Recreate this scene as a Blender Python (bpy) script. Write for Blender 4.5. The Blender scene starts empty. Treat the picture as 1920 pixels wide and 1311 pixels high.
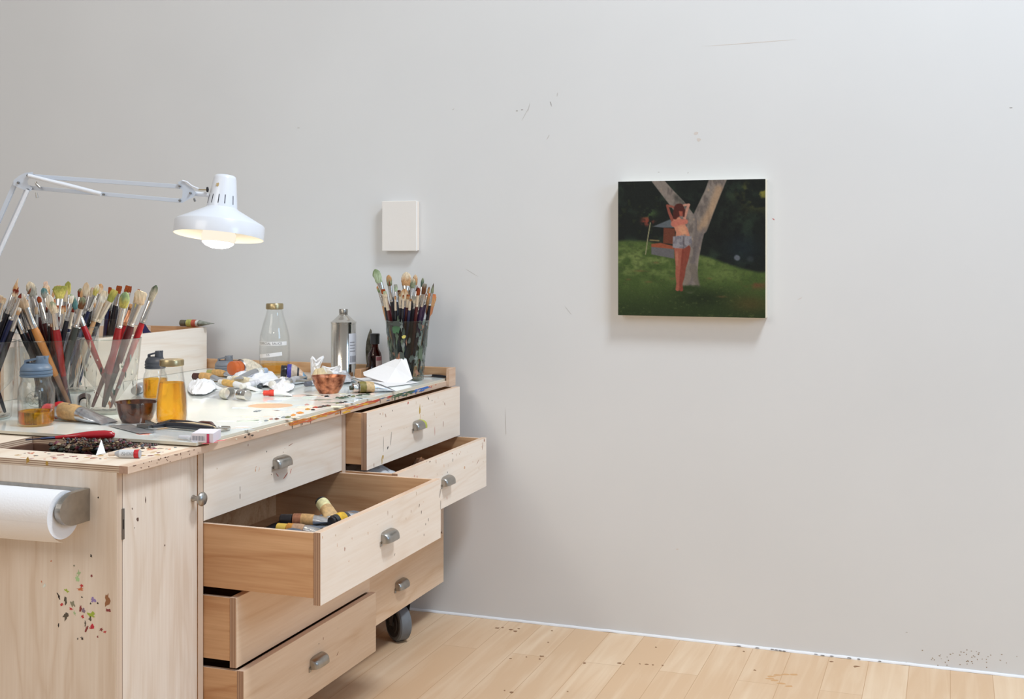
import bpy, math, random
import numpy as np
from mathutils import Vector, Matrix, noise

random.seed(7)
K = 0.9                       # overall scale: everything below is laid out at a 1.5 m eye height, then scaled
S = bpy.context.scene
COL = S.collection
f_px, cx_px, hor_px, eye = 2274.0, 960.0, 465.0, 1.5
TH = math.atan2(1782 - 960, f_px)
R_ = Vector((math.cos(TH), math.sin(TH), 0)); F_ = Vector((-math.sin(TH), math.cos(TH), 0)); U_ = Vector((0, 0, 1))
CAM = Vector((0, 0, eye))
def ray(x, y): return R_ * ((x - cx_px) / f_px) + U_ * ((hor_px - y) / f_px) + F_
def onz(x, y, z): r = ray(x, y); return CAM + r * ((z - eye) / r.z)
def onx(x, y, X): r = ray(x, y); return CAM + r * (X / r.x)
def ony(x, y, Y): r = ray(x, y); return CAM + r * (Y / r.y)
def atd(x, y, d): return CAM + ray(x, y) * d
def dep(p): return (Vector(p) - CAM).dot(F_)
TZ = 0.977                    # top of the glass palette
def T(x, y, dz=0.0):
    p = onz(x, y, TZ); p.z += dz; return p
def s2l(c): c /= 255.0; return c / 12.92 if c <= 0.04045 else ((c + 0.055) / 1.055) ** 2.4
def rgb(r, g, b): return (s2l(r), s2l(g), s2l(b), 1.0)

# ------------------------------------------------------------------ materials
MATS = {}
def nmat(name):
    m = bpy.data.materials.new(name); m.use_nodes = True
    nt = m.node_tree; nt.nodes.clear()
    out = nt.nodes.new('ShaderNodeOutputMaterial')
    MATS[name] = m
    return m, nt, out
def node(nt, t, **kw):
    n = nt.nodes.new(t)
    for k, v in kw.items(): setattr(n, k, v)
    return n
def pbr(name, col, rough=0.5, metal=0.0, noise_amt=0.0, noise_scale=30, col2=None, bump=0.0, spec=0.5, coat=0.0, stretch=None, sss=0):
    if name in MATS: return MATS[name]
    m, nt, out = nmat(name)
    p = node(nt, 'ShaderNodeBsdfPrincipled'); nt.links.new(p.outputs[0], out.inputs[0])
    p.inputs['Base Color'].default_value = col; p.inputs['Roughness'].default_value = rough
    p.inputs['Metallic'].default_value = metal; p.inputs['Specular IOR Level'].default_value = spec
    p.inputs['Coat Weight'].default_value = coat
    if noise_amt or bump or col2:
        tc = node(nt, 'ShaderNodeTexCoord'); mp = node(nt, 'ShaderNodeMapping')
        if stretch: mp.inputs['Scale'].default_value = stretch
        nz = node(nt, 'ShaderNodeTexNoise'); nz.inputs['Scale'].default_value = noise_scale; nz.inputs['Detail'].default_value = 4
        nt.links.new(tc.outputs['Object'], mp.inputs[0]); nt.links.new(mp.outputs[0], nz.inputs['Vector'])
        if noise_amt or col2:
            rp = node(nt, 'ShaderNodeValToRGB')
            c2 = col2 or tuple(c * (1 - noise_amt) for c in col[:3]) + (1,)
            rp.color_ramp.elements[0].color = c2; rp.color_ramp.elements[0].position = 0.35
            rp.color_ramp.elements[1].color = col; rp.color_ramp.elements[1].position = 0.65
            nt.links.new(nz.outputs[0], rp.inputs[0]); nt.links.new(rp.outputs[0], p.inputs['Base Color'])
        if bump:
            b = node(nt, 'ShaderNodeBump'); b.inputs['Strength'].default_value = bump; b.inputs['Distance'].default_value = 0.01
            nt.links.new(nz.outputs[0], b.inputs['Height']); nt.links.new(b.outputs[0], p.inputs['Normal'])
    return m
def wood(name, c_lo, c_hi, axis='z', scale=1.0, rough=0.5, contrast=1.0):
    """birch veneer: long soft figure along one axis plus fine fibre streaks"""
    m, nt, out = nmat(name)
    p = node(nt, 'ShaderNodeBsdfPrincipled'); nt.links.new(p.outputs[0], out.inputs[0])
    p.inputs['Roughness'].default_value = rough; p.inputs['Specular IOR Level'].default_value = 0.3
    tc = node(nt, 'ShaderNodeTexCoord')
    def mapped(a, b):
        mp = node(nt, 'ShaderNodeMapping'); s = [b * scale] * 3; s['xyz'.index(axis)] = a * scale
        mp.inputs['Scale'].default_value = s; nt.links.new(tc.outputs['Object'], mp.inputs[0]); return mp
    n1 = node(nt, 'ShaderNodeTexNoise'); n1.inputs['Scale'].default_value = 1; n1.inputs['Detail'].default_value = 3; n1.inputs['Distortion'].default_value = 0.6
    nt.links.new(mapped(1.1, 7).outputs[0], n1.inputs['Vector'])
    wv = node(nt, 'ShaderNodeMath', operation='MULTIPLY'); wv.inputs[1].default_value = 9.0
    nt.links.new(n1.outputs[0], wv.inputs[0])
    fr = node(nt, 'ShaderNodeMath', operation='PINGPONG'); fr.inputs[1].default_value = 1.0; nt.links.new(wv.outputs[0], fr.inputs[0])
    pw = node(nt, 'ShaderNodeMath', operation='POWER'); pw.inputs[1].default_value = 3.0; nt.links.new(fr.outputs[0], pw.inputs[0])
    n2 = node(nt, 'ShaderNodeTexNoise'); n2.inputs['Scale'].default_value = 1; n2.inputs['Detail'].default_value = 5
    nt.links.new(mapped(6, 150).outputs[0], n2.inputs['Vector'])
    n3 = node(nt, 'ShaderNodeTexNoise'); n3.inputs['Scale'].default_value = 1; n3.inputs['Detail'].default_value = 2
    nt.links.new(mapped(0.6, 3.0).outputs[0], n3.inputs['Vector'])
    a = node(nt, 'ShaderNodeMath', operation='MULTIPLY'); a.inputs[1].default_value = 0.28 * contrast; nt.links.new(pw.outputs[0], a.inputs[0])
    b = node(nt, 'ShaderNodeMath', operation='MULTIPLY_ADD'); b.inputs[1].default_value = 0.5 * contrast; nt.links.new(n2.outputs[0], b.inputs[0]); nt.links.new(a.outputs[0], b.inputs[2])
    c = node(nt, 'ShaderNodeMath', operation='MULTIPLY_ADD'); c.inputs[1].default_value = 0.9 * contrast; nt.links.new(n3.outputs[0], c.inputs[0]); nt.links.new(b.outputs[0], c.inputs[2])
    rp = node(nt, 'ShaderNodeValToRGB'); e = rp.color_ramp.elements
    e[0].position = 0.45; e[0].color = c_hi; e[1].position = 1.15 if False else 1.0; e[1].color = c_lo
    nt.links.new(c.outputs[0], rp.inputs[0]); nt.links.new(rp.outputs[0], p.inputs['Base Color'])
    return m
def ply_edge(name, axis, light=rgb(214, 193, 170), dark=rgb(150, 120, 98)):
    m, nt, out = nmat(name)
    p = node(nt, 'ShaderNodeBsdfPrincipled'); nt.links.new(p.outputs[0], out.inputs[0]); p.inputs['Roughness'].default_value = 0.6
    tc = node(nt, 'ShaderNodeTexCoord'); sp = node(nt, 'ShaderNodeSeparateXYZ'); nt.links.new(tc.outputs['Object'], sp.inputs[0])
    ml = node(nt, 'ShaderNodeMath', operation='MULTIPLY'); ml.inputs[1].default_value = 1 / (0.0026 * K) ; nt.links.new(sp.outputs['xyz'.index(axis)], ml.inputs[0])
    pp = node(nt, 'ShaderNodeMath', operation='PINGPONG'); pp.inputs[1].default_value = 1.0; nt.links.new(ml.outputs[0], pp.inputs[0])
    rp = node(nt, 'ShaderNodeValToRGB'); e = rp.color_ramp.elements; e[0].position = 0.3; e[0].color = dark; e[1].position = 0.55; e[1].color = light
    nt.links.new(pp.outputs[0], rp.inputs[0]); nt.links.new(rp.outputs[0], p.inputs['Base Color'])
    return m
def thin_glass(name, tint=(0.985, 0.99, 0.986, 1), refl=0.9, rough=0.02, veil=0.0):
    """clear vessel wall: transparent body with a Fresnel skin"""
    m, nt, out = nmat(name)
    t = node(nt, 'ShaderNodeBsdfTransparent'); t.inputs[0].default_value = tint
    g = node(nt, 'ShaderNodeBsdfGlossy'); g.inputs['Roughness'].default_value = rough
    lw = node(nt, 'ShaderNodeLayerWeight'); lw.inputs[0].default_value = 0.5
    pw = node(nt, 'ShaderNodeMath', operation='POWER'); pw.inputs[1].default_value = 2.6; nt.links.new(lw.outputs['Facing'], pw.inputs[0])
    mu = node(nt, 'ShaderNodeMath', operation='MULTIPLY_ADD'); mu.inputs[1].default_value = 0.58 * refl; mu.inputs[2].default_value = 0.03 * refl; nt.links.new(pw.outputs[0], mu.inputs[0])
    mx = node(nt, 'ShaderNodeMixShader'); nt.links.new(mu.outputs[0], mx.inputs[0]); nt.links.new(t.outputs[0], mx.inputs[1]); nt.links.new(g.outputs[0], mx.inputs[2])
    if veil:      # dried turpentine haze on the glass
        d = node(nt, 'ShaderNodeBsdfDiffuse'); d.inputs[0].default_value = (.78, .77, .72, 1); m2 = node(nt, 'ShaderNodeMixShader'); tc = node(nt, 'ShaderNodeTexCoord'); nz = node(nt, 'ShaderNodeTexNoise'); nz.inputs['Scale'].default_value = 18
        nt.links.new(tc.outputs['Object'], nz.inputs['Vector']); mv = node(nt, 'ShaderNodeMath', operation='MULTIPLY'); mv.inputs[1].default_value = veil * 2; nt.links.new(nz.outputs[0], mv.inputs[0]); nt.links.new(mv.outputs[0], m2.inputs[0]); nt.links.new(mx.outputs[0], m2.inputs[1]); nt.links.new(d.outputs[0], m2.inputs[2]); mx = m2
    nt.links.new(mx.outputs[0], out.inputs[0]); return m
def liquid(name, col, clear=0.4):
    m, nt, out = nmat(name)
    t = node(nt, 'ShaderNodeBsdfTransparent'); t.inputs[0].default_value = col
    g = node(nt, 'ShaderNodeBsdfGlass'); g.inputs['Color'].default_value = col; g.inputs['IOR'].default_value = 1.36; g.inputs['Roughness'].default_value = 0.02
    mx = node(nt, 'ShaderNodeMixShader'); mx.inputs[0].default_value = clear
    nt.links.new(g.outputs[0], mx.inputs[1]); nt.links.new(t.outputs[0], mx.inputs[2]); nt.links.new(mx.outputs[0], out.inputs[0]); return m
def paint(r, g, b, rough=0.45): return pbr('paint_%d_%d_%d' % (r, g, b), rgb(r, g, b), rough)

W_FACE_Y = wood('birch_face_horizontal', rgb(226, 204, 182), rgb(242, 230, 217), 'y', contrast=0.8)
W_FACE_Z = wood('birch_face_vertical', rgb(220, 202, 184), rgb(242, 232, 221), 'z', contrast=0.95)
W_SIDE = wood('drawer_side_wood', rgb(190, 140, 98), rgb(226, 184, 142), 'x', contrast=1.0)
W_TOP = wood('worktop_wood', rgb(220, 194, 168), rgb(241, 228, 211), 'y', contrast=0.8)
W_RIM = wood('rim_wood', rgb(188, 140, 100), rgb(222, 182, 142), 'x', contrast=1.0)
W_TRIM = wood('edge_strip_wood', rgb(200, 165, 138), rgb(228, 204, 182), 'y', contrast=0.9)
E_Z = ply_edge('plywood_edge_flat', 'z'); E_X = ply_edge('plywood_edge_upright', 'x', rgb(190, 155, 128), rgb(140, 104, 80)); E_Y = ply_edge('plywood_edge_side', 'y', rgb(222, 202, 182), rgb(196, 168, 144))
DARK_WOOD = pbr('tray_bottom_brown', rgb(104, 72, 56), 0.7, noise_amt=0.3, noise_scale=20)
STEEL = pbr('brushed_nickel', rgb(176, 172, 166), 0.32, 1.0, noise_amt=0.12, noise_scale=60)
STEEL_DK = pbr('dull_steel', rgb(140, 140, 140), 0.4, 1.0)
CHROME = pbr('polished_tin', rgb(215, 212, 206), 0.14, 1.0)
SILVER = pbr('tube_aluminium', rgb(205, 208, 214), 0.3, 1.0, bump=0.25, noise_scale=60)
BRASS = pbr('gold_lid_metal', rgb(186, 168, 130), 0.32, 1.0)
COPPER = pbr('hammered_copper', rgb(206, 136, 100), 0.36, 0.6, noise_scale=55, col2=rgb(112, 56, 36), bump=0.3)
AMBER_BOWL = pbr('oil_stained_brown', rgb(104, 56, 30), 0.15, 0.0, noise_scale=34, col2=rgb(34, 14, 8), coat=0.6)
WHITE_ENAMEL = pbr('white_enamel', rgb(226, 230, 238), 0.28, coat=0.3)
SHADE_IN = pbr('shade_inner_white', rgb(244, 240, 230), 0.5)
LAMP_GREY = pbr('lamp_arm_enamel', rgb(196, 203, 214), 0.35)
BLACK_PL = pbr('black_plastic', rgb(28, 28, 32), 0.35)
RUBBER = pbr('grey_rubber', rgb(112, 116, 120), 0.55, noise_amt=0.15, noise_scale=40)
RUBBER_DK = pbr('dark_caster_hub', rgb(52, 50, 50), 0.5)
PAPER = pbr('white_paper', rgb(242, 240, 240), 0.8, bump=0.08, noise_scale=40)
TOWEL = pbr('paper_towel', rgb(240, 240, 243), 0.9, bump=0.10, noise_scale=230)
CARD = pbr('kraft_card', rgb(206, 168, 128), 0.7, noise_amt=0.15, noise_scale=40)
GLASS = thin_glass('clear_glass'); GLASS_DIRTY = thin_glass('smeared_glass', (0.95, 0.95, 0.93, 1), 0.8, 0.08, 0.10); GLASS_F = thin_glass('paint_clouded_glass', (0.74, 0.79, 0.77, 1), 0.8, 0.1)
GLASS_DK = thin_glass('amber_bottle_glass', (0.46, 0.20, 0.10, 1), 0.9, 0.03)
GLASS_RIM = thin_glass('glass_rim', (.86, .89, .87, 1), 1.6, .05); PLASTIC_CLEAR = thin_glass('clear_plastic', (0.93, 0.93, 0.95, 1), 1.0, 0.1)
PLASTIC_AMB = thin_glass('yellowed_clear_plastic', (0.97, 0.90, 0.72, 1), 1.0, 0.12)
OIL = liquid('golden_oil', (1.0, 0.70, 0.18, 1), 0.3); OIL_PALE = liquid('pale_oil', (0.98, 0.80, 0.40, 1), 0.5)
BLUE_LID = pbr('blue_grey_plastic', rgb(96, 114, 134), 0.42); DARK_LID = pbr('slate_plastic', rgb(66, 72, 84), 0.42); GREY_LID = pbr('grey_plastic', rgb(120, 124, 132), 0.45)
PALETTE = pbr('milky_glass', rgb(238, 240, 236), 0.1, noise_scale=5, col2=rgb(230, 236, 232), coat=0.2)
PAL_EDGE = pbr('glass_edge_cream', rgb(206, 200, 184), 0.25)
GREYCLOTH = pbr('blue_grey_cloth', rgb(104, 110, 122), 0.85, noise_amt=0.25, noise_scale=12)

# ------------------------------------------------------------------ mesh builder
class MB:
    def __init__(s): s.v = []; s.f = []; s.m = []; s.sm = []
    def face(s, idx, mi=0, smooth=False): s.f.append(tuple(idx)); s.m.append(mi); s.sm.append(smooth)
    def add(s, pts): b = len(s.v); s.v.extend(Vector(p) for p in pts); return b
    def box(s, x0, x1, y0, y1, z0, z1, mi=0, faces=None):
        """faces: material index per side, keys -x +x -y +y -z +z"""
        b = s.add([(x0, y0, z0), (x1, y0, z0), (x1, y1, z0), (x0, y1, z0), (x0, y0, z1), (x1, y0, z1), (x1, y1, z1), (x0, y1, z1)])
        fs = {'-z': (0, 3, 2, 1), '+z': (4, 5, 6, 7), '-y': (0, 1, 5, 4), '+y': (2, 3, 7, 6), '-x': (0, 4, 7, 3), '+x': (1, 2, 6, 5)}
        for k, q in fs.items(): s.face([b + i for i in q], (faces or {}).get(k, mi))
        return s
    def bar(s, p, q, w, h, up=None, mi=0):
        """box beam from p to q, w across, h along up"""
        p, q = Vector(p), Vector(q); d = (q - p).normalized(); up = Vector(up or (0, 0, 1))
        sx = d.cross(up)
        if sx.length < 1e-4: sx = d.cross(Vector((1, 0, 0)))
        sx.normalize(); uu = sx.cross(d).normalized()
        b = s.add([c + sx * a * w / 2 + uu * e * h / 2 for c in (p, q) for a, e in ((-1, -1), (1, -1), (1, 1), (-1, 1))])
        for q4 in ((3, 2, 1, 0), (4, 5, 6, 7), (0, 1, 5, 4), (1, 2, 6, 5), (2, 3, 7, 6), (3, 0, 4, 7)): s.face([b + i for i in q4], mi)
        return s
    def loft(s, rings, seg=12, mi=0, cap0=True, cap1=True, smooth=True, mis=None, jit=0.0, rnd=None):
        """rings: (centre, u, v) with u, v the half-axis vectors"""
        b = len(s.v)
        for (c, u, v) in rings:
            for i in range(seg):
                a = 2 * math.pi * i / seg
                k = 1 + (rnd.uniform(-jit, jit) if rnd and jit else 0)
                s.v.append(Vector(c) + Vector(u) * math.cos(a) * k + Vector(v) * math.sin(a) * k)
        for r in range(len(rings) - 1):
            mm = mis[r] if mis else mi
            for i in range(seg):
                j = (i + 1) % seg
                s.face((b + r * seg + i, b + r * seg + j, b + (r + 1) * seg + j, b + (r + 1) * seg + i), mm, smooth)
        if cap0: s.face([b + i for i in range(seg)][::-1], mis[0] if mis else mi)
        if cap1: s.face([b + (len(rings) - 1) * seg + i for i in range(seg)], mis[-1] if mis else mi)
        return s
    def lathe(s, prof, base, ax=(0, 0, 1), seg=32, mi=0, closed=False, smooth=True, mis=None):
        """prof: (radius, height) pairs along the axis"""
        ax = Vector(ax).normalized(); u = ax.orthogonal().normalized()
        if abs(ax.z) > 0.99: u = Vector((1, 0, 0))
        v = ax.cross(u); base = Vector(base)
        s.loft([(base + ax * h, u * r, v * r) for r, h in prof], seg, mi, not closed, not closed, smooth, mis)
        return s
    def tube(s, pts, r, seg=8, mi=0):
        pts = [Vector(p) for p in pts]; rings = []
        rs = r if isinstance(r, (list, tuple)) else [r] * len(pts)
        up = None
        for i, p in enumerate(pts):
            d = (pts[min(i + 1, len(pts) - 1)] - pts[max(i - 1, 0)]).normalized()
            u = d.orthogonal().normalized() if up is None else (up - d * up.dot(d)).normalized()
            up = u; rings.append((p, u * rs[i], d.cross(u) * rs[i]))
        return s.loft(rings, seg, mi)
    def splat(s, c, u, v, mi, rnd, n=11, rag=0.35, lift=0.0006, dome=0.0):
        """thin irregular dab of paint lying on a surface; u, v are half-axis vectors"""
        c, u, v = Vector(c), Vector(u), Vector(v); nn = u.cross(v).normalized()
        ring = []
        for i in range(n):
            a = 2 * math.pi * i / n; k = 1 + rnd.uniform(-rag, rag)
            ring.append(c + u * math.cos(a) * k + v * math.sin(a) * k + nn * lift)
        low = s.add([p - nn * lift * 1.5 for p in ring]); b = s.add(ring); t = s.add([c + nn * (lift + dome)])
        for i in range(n):
            j = (i + 1) % n
            s.face((b + i, b + j, t), mi, dome > 0); s.face((low + i, low + j, b + j, b + i), mi)
        return s
    def grid(s, fn, nu, nv, mi=0, smooth=True, closed_u=False):
        b = len(s.v)
        for j in range(nv + 1):
            for i in range(nu + 1): s.v.append(Vector(fn(i / nu, j / nv)))
        for j in range(nv):
            for i in range(nu):
                a = b + j * (nu + 1) + i; s.face((a, a + 1, a + nu + 2, a + nu + 1), mi, smooth)
        return s
    def build(s, name, mats, parent=None, loc=None, bevel=0.0, sharp=None, solid=0.0):
        me = bpy.data.meshes.new(name)
        if parent is not None: org = Vector(parent['_org'])
        else: org = Vector(loc) if loc is not None else Vector((sum(p.x for p in s.v) / len(s.v), sum(p.y for p in s.v) / len(s.v), min(p.z for p in s.v)))
        me.from_pydata([tuple((p - org) * K) for p in s.v], [], s.f)
        for m in (mats if isinstance(mats, (list, tuple)) else [mats]): me.materials.append(m)
        me.polygons.foreach_set('material_index', s.m); me.polygons.foreach_set('use_smooth', s.sm)
        me.validate(); me.update()
        if any(s.sm): me.set_sharp_from_angle(angle=sharp or math.radians(40))
        o = bpy.data.objects.new(name, me); COL.objects.link(o); o['_org'] = list(org)
        if parent is not None: o.parent = parent
        else: o.location = org * K
        if bevel:
            b = o.modifiers.new('soft_edges', 'BEVEL'); b.width = bevel * K; b.segments = 2; b.limit_method = 'ANGLE'; b.angle_limit = math.radians(50)
        if solid:
            b = o.modifiers.new('thickness', 'SOLIDIFY'); b.thickness = solid * K; b.offset = 0
        return o
def thing(name, label, cat, loc, group=None):
    o = bpy.data.objects.new(name, None); COL.objects.link(o); o.empty_display_size = 0.05
    o.location = Vector(loc) * K; o['_org'] = list(loc); o['label'] = label; o['category'] = cat
    if group: o['group'] = group
    return o
def tag(o, label, cat, group=None, kind=None):
    o['label'] = label; o['category'] = cat
    if group: o['group'] = group
    if kind: o['kind'] = kind
    return o
def struct(o, label=None, cat=None):
    o['kind'] = 'structure'
    if label: o['label'] = label; o['category'] = cat
    return o

# ------------------------------------------------------------------ the room
WY = 4.585
rs = random.Random(3)
m, nt, out = nmat('plaster_wall_paint')
p = node(nt, 'ShaderNodeBsdfPrincipled'); nt.links.new(p.outputs[0], out.inputs[0]); p.inputs['Roughness'].default_value = 0.55; p.inputs['Specular IOR Level'].default_value = 0.25
tc = node(nt, 'ShaderNodeTexCoord'); nz = node(nt, 'ShaderNodeTexNoise'); nz.inputs['Scale'].default_value = 1.6; nz.inputs['Detail'].default_value = 3
nt.links.new(tc.outputs['Object'], nz.inputs['Vector'])
rp = node(nt, 'ShaderNodeValToRGB'); rp.color_ramp.elements[0].position = 0.3; rp.color_ramp.elements[1].position = 0.7
rp.color_ramp.elements[0].color = rgb(218, 219, 220); rp.color_ramp.elements[1].color = rgb(222, 223, 224)
nt.links.new(nz.outputs[0], rp.inputs[0]); nt.links.new(rp.outputs[0], p.inputs['Base Color'])
WALLM = m
SCUFF = pbr('grey_scuff', rgb(192, 190, 188), 0.6); SCUFF_D = pbr('dark_scuff', rgb(160, 156, 154), 0.6); SCUFF_P = pbr('warm_scuff', rgb(212, 204, 198), 0.6)
mb = MB(); mb.box(-6.5, 4.5, WY, WY + 0.12, -0.02, 4.4, 0)
def wall_mark(x, y, du, dv, mi, rot=0):
    c = ony(x, y, WY); a = math.radians(rot); k = dep(c) / f_px
    mb.splat(c, Vector((math.cos(a), 0, math.sin(a))) * du * k, Vector((-math.sin(a), 0, math.cos(a))) * dv * k, mi, rs, 8, 0.3, 0.0003)
for (x, y, du, dv, mi, rot) in [(985, 214, 14, .7, 1, 60), (992, 200, 10, .6, 1, 75), (1033, 195, 5, .8, 2, 110), (1045, 177, 4, .7, 1, 80), (1028, 257, 5, .8, 1, 60), (969, 208, 2, .9, 2, 0), (979, 206, 2, .9, 2, 0),
        (1400, 81, 75, .6, 3, 1), (948, 790, 30, .7, 1, 92), (1450, 411, 3, 1, 4, -40), (1235, 323, 2, .8, 1, 0), (1290, 324, 2, .8, 1, 60), (1305, 250, 4, 3, 3, 20), (1310, 262, 4, 3, 3, 0),
        (850, 205, 3, .7, 1, 30), (885, 512, 14, .6, 1, -30), (1065, 582, 10, .6, 1, -50), (1500, 560, 5, .7, 3, 30), (1270, 1030, 3, 1, 3, 0), (1700, 1186, 2, 1, 1, 0), (1895, 202, 3, 1, 2, 0), (560, 240, 3, .7, 1, 0)]:
    wall_mark(x, y, du, dv, mi, rot)
for i in range(46): wall_mark(rs.gauss(1800, 55), rs.gauss(1234, 9) + 0.0, rs.uniform(.7, 1.6), rs.uniform(.6, 1.2), 5, 0)
for i in range(22): wall_mark(rs.uniform(1380, 1640), 0 + 1211 + (rs.uniform(1380, 1640) - 1380) * 0 + rs.uniform(-3, 0), 2, .8, 2, 0) if False else None
struct(mb.build('wall_back', [WALLM, SCUFF, SCUFF_D, SCUFF_P, paint(196, 120, 120), pbr('floor_splash_brown', rgb(150, 132, 112), 0.7)], loc=(0, WY, 0)))
# floor: maple boards running to the wall
m, nt, out = nmat('maple_floor_boards')
p = node(nt, 'ShaderNodeBsdfPrincipled'); nt.links.new(p.outputs[0], out.inputs[0]); p.inputs['Roughness'].default_value = 0.42; p.inputs['Specular IOR Level'].default_value = 0.35
tc = node(nt, 'ShaderNodeTexCoord'); mp = node(nt, 'ShaderNodeMapping'); mp.inputs['Rotation'].default_value = (0, 0, math.radians(90)); nt.links.new(tc.outputs['Object'], mp.inputs[0])
br = node(nt, 'ShaderNodeTexBrick'); br.offset = 0.37; br.inputs['Scale'].default_value = 1.0; br.inputs['Brick Width'].default_value = 0.95; br.inputs['Row Height'].default_value = 0.125
br.inputs['Mortar Size'].default_value = 0.0011; br.inputs['Mortar Smooth'].default_value = 0.3
br.inputs['Color1'].default_value = (0, 0, 0, 1); br.inputs['Color2'].default_value = (1, 1, 1, 1); br.inputs['Mortar'].default_value = (0.5, 0.5, 0.5, 1); br.inputs['Bias'].default_value = 0.0
nt.links.new(mp.outputs[0], br.inputs['Vector'])
mp2 = node(nt, 'ShaderNodeMapping'); mp2.inputs['Scale'].default_value = (26, 1.6, 1); nt.links.new(tc.outputs['Object'], mp2.inputs[0])
n1 = node(nt, 'ShaderNodeTexNoise'); n1.inputs['Scale'].default_value = 1; n1.inputs['Detail'].default_value = 5; n1.inputs['Distortion'].default_value = 0.8; nt.links.new(mp2.outputs[0], n1.inputs['Vector'])
n2 = node(nt, 'ShaderNodeTexNoise'); n2.inputs['Scale'].default_value = 2.2; n2.inputs['Detail'].default_value = 3; nt.links.new(tc.outputs['Object'], n2.inputs['Vector'])
ad = node(nt, 'ShaderNodeMath', operation='MULTIPLY_ADD'); ad.inputs[1].default_value = 0.26; nt.links.new(br.outputs['Color'], ad.inputs[0]); nt.links.new(n1.outputs[0], ad.inputs[2])
ad2 = node(nt, 'ShaderNodeMath', operation='MULTIPLY_ADD'); ad2.inputs[1].default_value = 0.5; nt.links.new(n2.outputs[0], ad2.inputs[0]); nt.links.new(ad.outputs[0], ad2.inputs[2])
rp = node(nt, 'ShaderNodeValToRGB'); e = rp.color_ramp.elements; e[0].position = 0.5; e[0].color = rgb(233, 208, 178); e[1].position = 1.3 if False else 1.0; e[1].color = rgb(216, 182, 146)
nt.links.new(ad2.outputs[0], rp.inputs[0])
mx = node(nt, 'ShaderNodeMix', data_type='RGBA'); nt.links.new(br.outputs['Fac'], mx.inputs[0]); nt.links.new(rp.outputs[0], mx.inputs[6]); mx.inputs[7].default_value = rgb(192, 152, 114)
nt.links.new(mx.outputs[2], p.inputs['Base Color'])
FLOORM = m
mb = MB(); mb.box(-6.5, 4.5, -2.5, WY, -0.08, 0, 0)
for (x, y, du, dv) in [(932, 1178, 6, 1.2), (942, 1177, 3, 1), (958, 1181, 5, 1.3), (966, 1184, 5, 1.3), (973, 1179, 3, 1), (1035, 1183, 2, 1), (1015, 1231, 5, 1.3), (1012, 1236, 3, 1), (987, 1232, 2, 1), (957, 1235, 3, 1), (1096, 1244, 4, 1.4),
        (1161, 1243.5, 5, 1.4), (1169, 1246, 3, 1), (1212, 1246, 6, 1), (1224, 1247, 2, 1), (1200, 1245, 2, 1), (1242, 1248, 2.4, 1.1), (1230, 1214, 2.4, 1.2), (959, 1299, 5, 1.4), (946, 1295, 2, 1), (1415, 1257, 3, 1.2), (1605, 1250, 8, 1.6), (1560, 1241, 5, 1), (1064, 1297, 2, 1), (1028, 1205, 2, 1), (1395, 1222, 3, 1)]:
    c = onz(x, y, 0); k = dep(c) / f_px
    mb.splat(c, R_ * du * k * .8, F_ * dv * k * 3, 1, rs, 9, 0.35, 0.0004)
# pale curved scrape on the boards
for (x, y) in [(1478, 1290 - 3), (1466, 1282), (1452, 1279 - 3), (1444, 1273), (1446, 1269), (1456, 1266), (1472, 1265), (1488, 1265)]:
    c = onz(x, y, 0); k = dep(c) / f_px; mb.splat(c, R_ * 8 * k, F_ * 4 * k, 2, rs, 8, 0.3, 0.0003)
struct(mb.build('floor', [FLOORM, pbr('dark_floor_drip', rgb(146, 108, 76), 0.6), pbr('floor_scrape', rgb(206, 160, 112), 0.6)], loc=(0, 0, 0)))
mb = MB(); mb.grid(lambda u, v: (-6.5 + 11 * u, WY - 0.008 * math.sin(v * math.pi / 2) - 0.001 * noise.noise((u * 300, v, 0)), 0.0005 + 0.008 * math.cos(v * math.pi / 2) + 0.002 * noise.noise((u * 200, 0, 1))), 600, 3, 0)
GAPM = pbr('gap_dirt', rgb(130, 126, 124), 0.8)
for (x, y) in [(1385, 1211.5), (1420, 1215), (1448, 1218), (1455, 1219), (1463, 1220), (1470, 1221), (1530, 1227), (1543, 1229), (1592, 1234), (1610, 1236), (1650, 1240), (1560, 1230.5)]:
    c = ony(x, y, WY - 0.0075); mb.splat(c, Vector((0.007, 0, 0)), Vector((0, 0.0008, 0.0014)), 1, rs, 7, .4, .0008)
struct(mb.build('baseboard_back', [pbr('white_caulk', rgb(236, 236, 238), 0.6), GAPM], loc=(0, WY, 0)))

# ------------------------------------------------------------------ the drawer cabinet
CX, FX = -1.928, -1.895           # carcass front plane, worktop front edge
Y0, Y1, Y2, Y3, Y4, Y5 = 2.474, 2.495, 2.817, 2.841, 3.650, 3.674
Y6, Y7 = 4.500, 4.520
XL = -3.62                         # far (left) side of the cabinet
ZB, ZT = 0.150, 0.947
cab = thing('drawer_cabinet', 'long birch plywood cabinet on casters with drawers pulled open by different amounts', 'cabinet', (-2.75, 3.5, 0))
CM = [W_FACE_Z, E_Y, W_SIDE, pbr('dark_cabinet_inside', rgb(70, 52, 40), 0.8)]
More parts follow.
